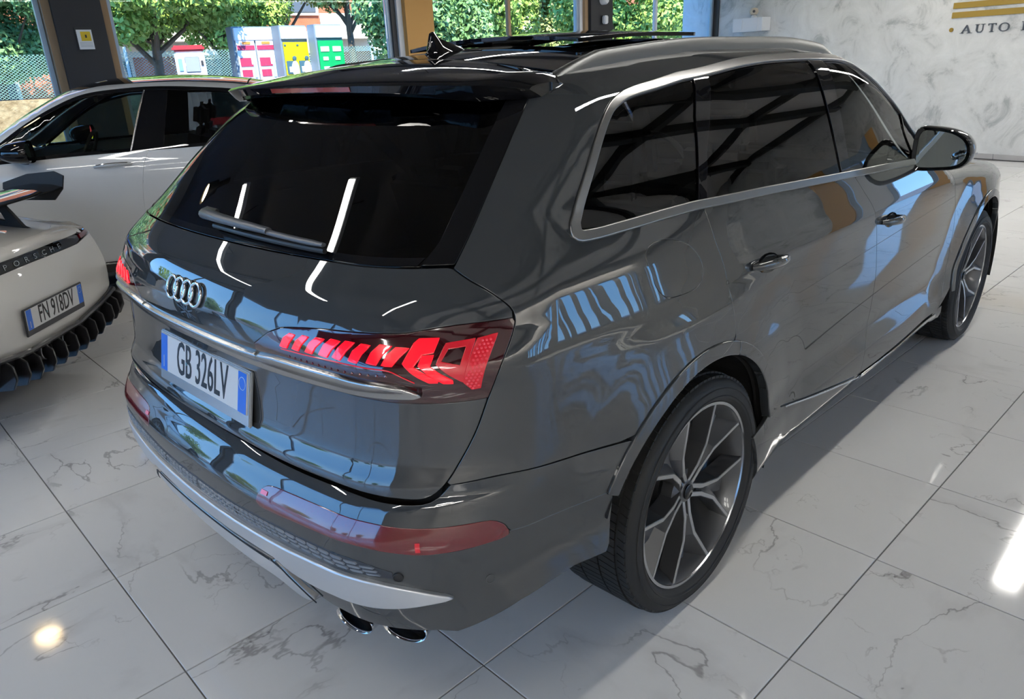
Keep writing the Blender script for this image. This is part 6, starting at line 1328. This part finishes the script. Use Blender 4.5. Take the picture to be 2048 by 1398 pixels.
# vending cabinets with posters
M_steel = mk('cabinet_steel', (.20, .26, .32), .5)
def poster(az0, az1, d, lab, name, deco):
    a, c = polar(az0, d), polar(az1, d*1.02); v = c-a; w = v.length; r = math.atan2(v.y, v.x); m = (a+c)/2
    e = empty(name, (m.x, m.y, -.25), r, lab, 'vending cabinet')
    MB().box((0, .17, 1.42), (w, .3, 2.86)).build('cabinet_body', M_steel, e, bevel=.01)
    MB().box((0, -.0, 2.70), (w*.94, .08, .24)).build('cabinet_header', M_white, e, bevel=.01)
    n0 = len(e.children); deco(e, w)
    for ch in e.children[2:]: ch.location.z -= .38
def bx(e, x, z, w, h, mat, n='poster_patch', y=-.03, d=.012): return MB().box((x, y, z), (w, d, h)).build(n, mat, e)
def d_red(e, w):
    M1 = mk('poster_maroon', (.42, .03, .09), .5); M2 = mk('poster_paper', (.85, .84, .84), .5); M3 = mk('poster_orange', (.70, .25, .05), .5); Mb = mk('poster_sky', (.35, .55, .66), .5)
    for sx in (-.235, .235):
        for z0 in (2.42, 1.25):
            bx(e, sx*w, z0, w*.43, 1.08, M2, 'poster', -.012, .02)
            bx(e, sx*w, z0+.40, w*.41, .09, M1); bx(e, sx*w-.03*w, z0+.12, w*.30, .17, M1); bx(e, sx*w-.05*w, z0-.10, w*.24, .14, M1); bx(e, sx*w, z0-.30, w*.40, .10, M1); bx(e, sx*w, z0-.44, w*.38, .06, M1)
            bx(e, sx*w+.02*w, z0+.49, w*.2, .05, M3); bx(e, sx*w+.15*w, z0-.02, w*.07, .34, Mb, y=-.036); bx(e, sx*w+.11*w, z0+.18, w*.06, .22, M2, y=-.036)
def d_yel(e, w):
    M1 = mk('poster_yellow', (.72, .62, .0), .5); M2 = mk('poster_paper'); Md = mk('poster_teal', (.05, .12, .16), .5); Mo = mk('poster_skin', (.45, .25, .15), .6)
    bx(e, 0, 2.36, w*.9, 1.08, M1, 'poster', -.012, .02); bx(e, 0, 1.22, w*.9, 1.10, M1, 'poster', -.012, .02)
    for sx in (-.24, .22):
        bx(e, sx*w-.06*w, 2.40, w*.24, .26, Md); bx(e, sx*w-.05*w, 2.36, w*.12, .11, M2, y=-.04)
        q = MB().lathe([(.0001, -.02), (.10, -.012), (.10, .012), (.0001, .02)], 16, Matrix.Translation((sx*w+.11*w, -.045, 2.36)) @ Matrix.Rotation(math.radians(90), 4, 'X') @ Matrix.Diagonal((.85, 1.7, 1, 1))).build('poster_figure', M2, e, smooth=True)
        q = MB().lathe([(.0001, -.02), (.045, -.012), (.045, .012), (.0001, .02)], 16, Matrix.Translation((sx*w+.11*w, -.048, 2.58)) @ Matrix.Rotation(math.radians(90), 4, 'X')).build('poster_head', Md, e, smooth=True)
        bx(e, sx*w, 1.93, w*.36, .02, mk('poster_olive', (.45, .38, .0), .5)); bx(e, sx*w-.16*w, 2.84, .05, .03, Md); bx(e, sx*w-.14*w, 1.70, .06, .04, Md)
    bx(e, -.02*w, 2.02, .07, .12, mk('poster_orange', (.70, .25, .05), .5))
def d_grn(e, w):
    M1 = mk('poster_green', (.0, .34, .10), .5); M2 = mk('poster_paper')
    bx(e, 0, 2.36, w*.92, 1.10, M1, 'poster', -.012, .02); bx(e, 0, 1.25, w*.92, 1.0, M2, 'poster', -.012, .02)
    for sx in (-.22, .22):
        for j, (ww, hh) in enumerate(((.30, .10), (.18, .07), (.20, .06), (.30, .12), (.26, .12))): bx(e, sx*w-.02*w, 2.74-j*.19, w*ww, hh, M2)
        bx(e, sx*w+.12*w, 1.98, w*.14, .20, M2, y=-.035)
poster(62.7, 60.0, 17.5, 'maroon and white poster cabinet outdoors, left of the yellow one', 'vending_cabinet', d_red)
poster(59.6, 57.8, 17.5, 'yellow poster cabinet outdoors between the maroon and the green one', 'vending_cabinet', d_yel)
poster(57.25, 55.4, 17.5, 'green and white poster cabinet outdoors at the right end of the row', 'vending_cabinet', d_grn)
bp_ = polar(62.8, 14.2, -.25); br = empty('barrier', bp_, math.radians(-25), 'red barrier bar on two posts outdoors right of the payment kiosk', 'barrier')
MB().box((0, 0, 1.18), (1.3, .12, .12)).build('barrier_arm', M_kred, br, bevel=.01)
for x in (-.55, .55): MB().box((x, 0, .58), (.08, .08, 1.16)).build('barrier_post', M_steel2, br)
# brick building behind the trees
M_brick = mk('brick', (.42, .12, .055), .85, noise=(3, .3, (.52, .18, .09)), bump=(20, .6, .03)); M_cream = mk('cream_render', (.72, .64, .50), .8); M_wdk = mk('building_glass', (.10, .11, .12), .15)
def building(az0, az1, d, lab):
    a, c = polar(az0, d), polar(az1, d*1.10); v = c-a; w = v.length; r = math.atan2(v.y, v.x); m = (a+c)/2
    e = empty('apartment_building', (m.x, m.y, -.3), r, lab, 'building')
    MB().box((0, 4, 6), (w, 8, 12)).build('wall', M_brick, e)
    for z, h in ((3.15, .8), (6.4, .8), (9.6, .8), (.5, 1.0)): MB().box((0, -.06, z), (w, .22, h)).build('cream_band', M_cream, e)
    n = int(w/3.4)
    for i in range(n):
        x = -w/2+(i+.5)*w/n
        for z in (1.9, 5.0, 8.2):
            f = MB().box((x, -.03, z), (1.5, .12, 1.7)).build('window', M_cream, e); MB().box((x, -.10, z), (1.25, .06, 1.45)).build('pane', M_wdk, f)
        if i % 2 == 0:
            q = MB().box((x+1.6, -.6, 3.3), (2.6, 1.2, .18)).build('balcony', M_cream, e); MB().box((x+1.6, -1.15, 3.75), (2.6, .06, .8)).build('balcony_rail', M_cream, q)
building(100, 50, 33, 'long brick apartment building with cream bands behind the trees')
building(48, 24, 36, 'second brick apartment building with cream bands further right')
# trees
M_bark = mk('bark', (.12, .085, .055), .9, bump=(12, .6, .03))
def leafmat(name, c0, c1):
    m = mk(name, c0, .55, noise=(1.6, .25, c1)); 
    nt = m.node_tree; b_ = nt.nodes['Principled BSDF']; b_.inputs['Subsurface Weight'].default_value = 0
    return m
LM = [leafmat('leaf_a', (.20, .36, .06), (.42, .56, .12)), leafmat('leaf_b', (.14, .29, .10), (.28, .44, .14)), leafmat('leaf_c', (.30, .40, .09), (.52, .56, .20))]
def tree(az, d, zc, rx, rz_, n, mi, lab, trunk=True):
    p = polar(az, d, -.25); e = empty('tree', p, random.uniform(0, 6), lab, 'tree', 'street trees outside the windows')
    rs = np.random.default_rng(int(az*31+d)); n = int(n*2.6)
    t = MB().tube([(0, 0, 0), (.05, .03, zc*.45), (-.05, .0, zc*.8), (0, 0, zc)], [.14, .11, .08, .05], 9)
    for k in range(5):
        a = k*1.26; t.tube([(0, 0, zc*.6+k*.12), (math.cos(a)*rx*.3, math.sin(a)*rx*.3, zc*.8), (math.cos(a)*rx*.62, math.sin(a)*rx*.62, zc+rz_*.2)], [.06, .04, .015], 6)
    t.build('trunk', M_bark, e, smooth=True)
    K = 34; cen = rs.normal(size=(K, 3)); cen /= np.linalg.norm(cen, axis=1)[:, None]; cen *= (rs.uniform(.25, 1., K)**.6)[:, None]; cen = cen*np.array([rx, rx, rz_])*.82+np.array([0, 0, zc+.25])
    ids = rs.integers(0, K, n); off = rs.normal(size=(n, 3)); off /= np.linalg.norm(off, axis=1)[:, None]; off *= (rs.uniform(.55, 1., n))[:, None]*np.array([.36*rx, .36*rx, .30*rz_])
    P = cen[ids]+off; nr = off/np.linalg.norm(off, axis=1)[:, None]+rs.normal(size=(n, 3))*.55+np.array([0, 0, .35]); nr /= np.linalg.norm(nr, axis=1)[:, None]
    ax = np.cross(nr, rs.normal(size=(n, 3))); ax /= np.linalg.norm(ax, axis=1)[:, None]; bx_ = np.cross(nr, ax); s = rs.uniform(.045, .085, n)[:, None]*(d/20)**.5
    V = np.stack([P-ax*s, P-bx_*s*.55-nr*s*.15, P+ax*s, P+bx_*s*.55-nr*s*.15], 1).reshape(-1, 3)
    me = bpy.data.meshes.new('foliage'); me.vertices.add(4*n); me.vertices.foreach_set('co', V.ravel()); me.loops.add(4*n); me.loops.foreach_set('vertex_index', np.arange(4*n)); me.polygons.add(n); me.polygons.foreach_set('loop_start', np.arange(0, 4*n, 4)); me.polygons.foreach_set('loop_total', np.full(n, 4)); me.update(calc_edges=True); me.validate()
    o = link('foliage', me, LM[mi], e); tag(o, kind='stuff')
# blue car parked outside
def blue_car():
    p = polar(85.8, 12.4, 0); R = empty('parked_car', (p.x, p.y, -.25), math.radians(168), 'blue car with a red side stripe parked outdoors at the left edge', 'car')
    M_b = mk('blue_paint', (.015, .14, .62), .3, 0, 1., .02); secs = []
    prof = [(-1.92, .60, .95), (-1.88, .74, 1.12), (-1.7, .80, 1.36), (-1.35, .82, 1.52), (-.3, .82, 1.62), (.4, .82, 1.60), (.95, .82, 1.30), (1.3, .82, 1.12), (1.7, .78, 1.02), (1.95, .66, .80)]
    V = []
    for x, w, h in prof: V += [(x, w*.95, .25), (x, w, .5), (x, w, .85), (x, w*.93, min(h, 1.0)), (x, w*.72, h), (x, 0, h+.03), (x, -w*.72, h), (x, -w*.93, min(h, 1.0)), (x, -w, .85), (x, -w, .5), (x, -w*.95, .25)]
    n = 11; b = MB().add(V, [(i*n+k, i*n+k+1, (i+1)*n+k+1, (i+1)*n+k) for i in range(9) for k in range(n-1)]+[tuple(range(n)), tuple(range(9*n, 10*n))]); b.build('car_body', M_b, R, smooth=True, angle=50)
    for sg in (-1, 1):
        MB().box((0, sg*.822, .92), (3.3, .012, .10)).build('side_stripe', mk('stripe_red', (.5, .03, .05), .4), R); MB().prism([(-1.0, 1.02), (.9, 1.02), (.45, 1.45), (-.85, 1.42)], lambda q: (q[0], sg*.70, q[1]), lambda q: (q[0], sg*.80, q[1]-.0)).build('side_window', M_gloss, R)
        for x in (-1.2, 1.2): wheel_lite(R, x, sg*.80, .31, .31, .2)
blue_car()
T = ((86, 17, 2.9, 2.4, 2.0, 9000, 1, 'tree at the far left edge behind the chain-link fence'), (76.5, 27, 3.6, 2.6, 2.1, 12000, 1, 'tree left of the black column with leaves over the fence'),
     (67.6, 18, 3.55, 2.1, 1.4, 13000, 0, 'tree hanging over the white payment kiosk'), (63.4, 25, 4.0, 2.0, 1.7, 9000, 0, 'tree between the payment kiosk and the maroon cabinet'), (59.2, 29, 5.2, 2.6, 1.6, 9000, 2, 'sunlit tree above the yellow poster cabinet'), (54.9, 24, 4.6, 1.7, 1.5, 7000, 2, 'sunlit tree above the green poster cabinet'),
     (48.9, 18, 2.9, 1.6, 1.9, 11000, 1, 'dark green tree right of the ochre column'), (44.3, 22, 3.1, 1.3, 1.8, 7000, 0, 'tree behind the mullion of the third window'), (40.2, 24, 3.2, .9, 2.2, 5000, 2, 'slim yellowish tree left of the second black column'),
     (35.6, 20, 3.1, 1.9, 1.9, 11000, 0, 'bright green tree in the fourth window'), (31.6, 27, 3.3, 1.5, 2.0, 6000, 1, 'tree at the right end of the fourth window'))
for a in T: tree(*a)
for i, (az, d) in enumerate(((108, 30), (118, 38), (128, 34), (139, 42), (150, 36), (163, 44), (176, 38))):
    tree(az, d, 1.9, 2.6, 2.0, 3000, i % 3, ('rounded', 'spreading', 'leaning', 'broad', 'young', 'lone', 'last')[i]+' distant tree across the street on the rear side')
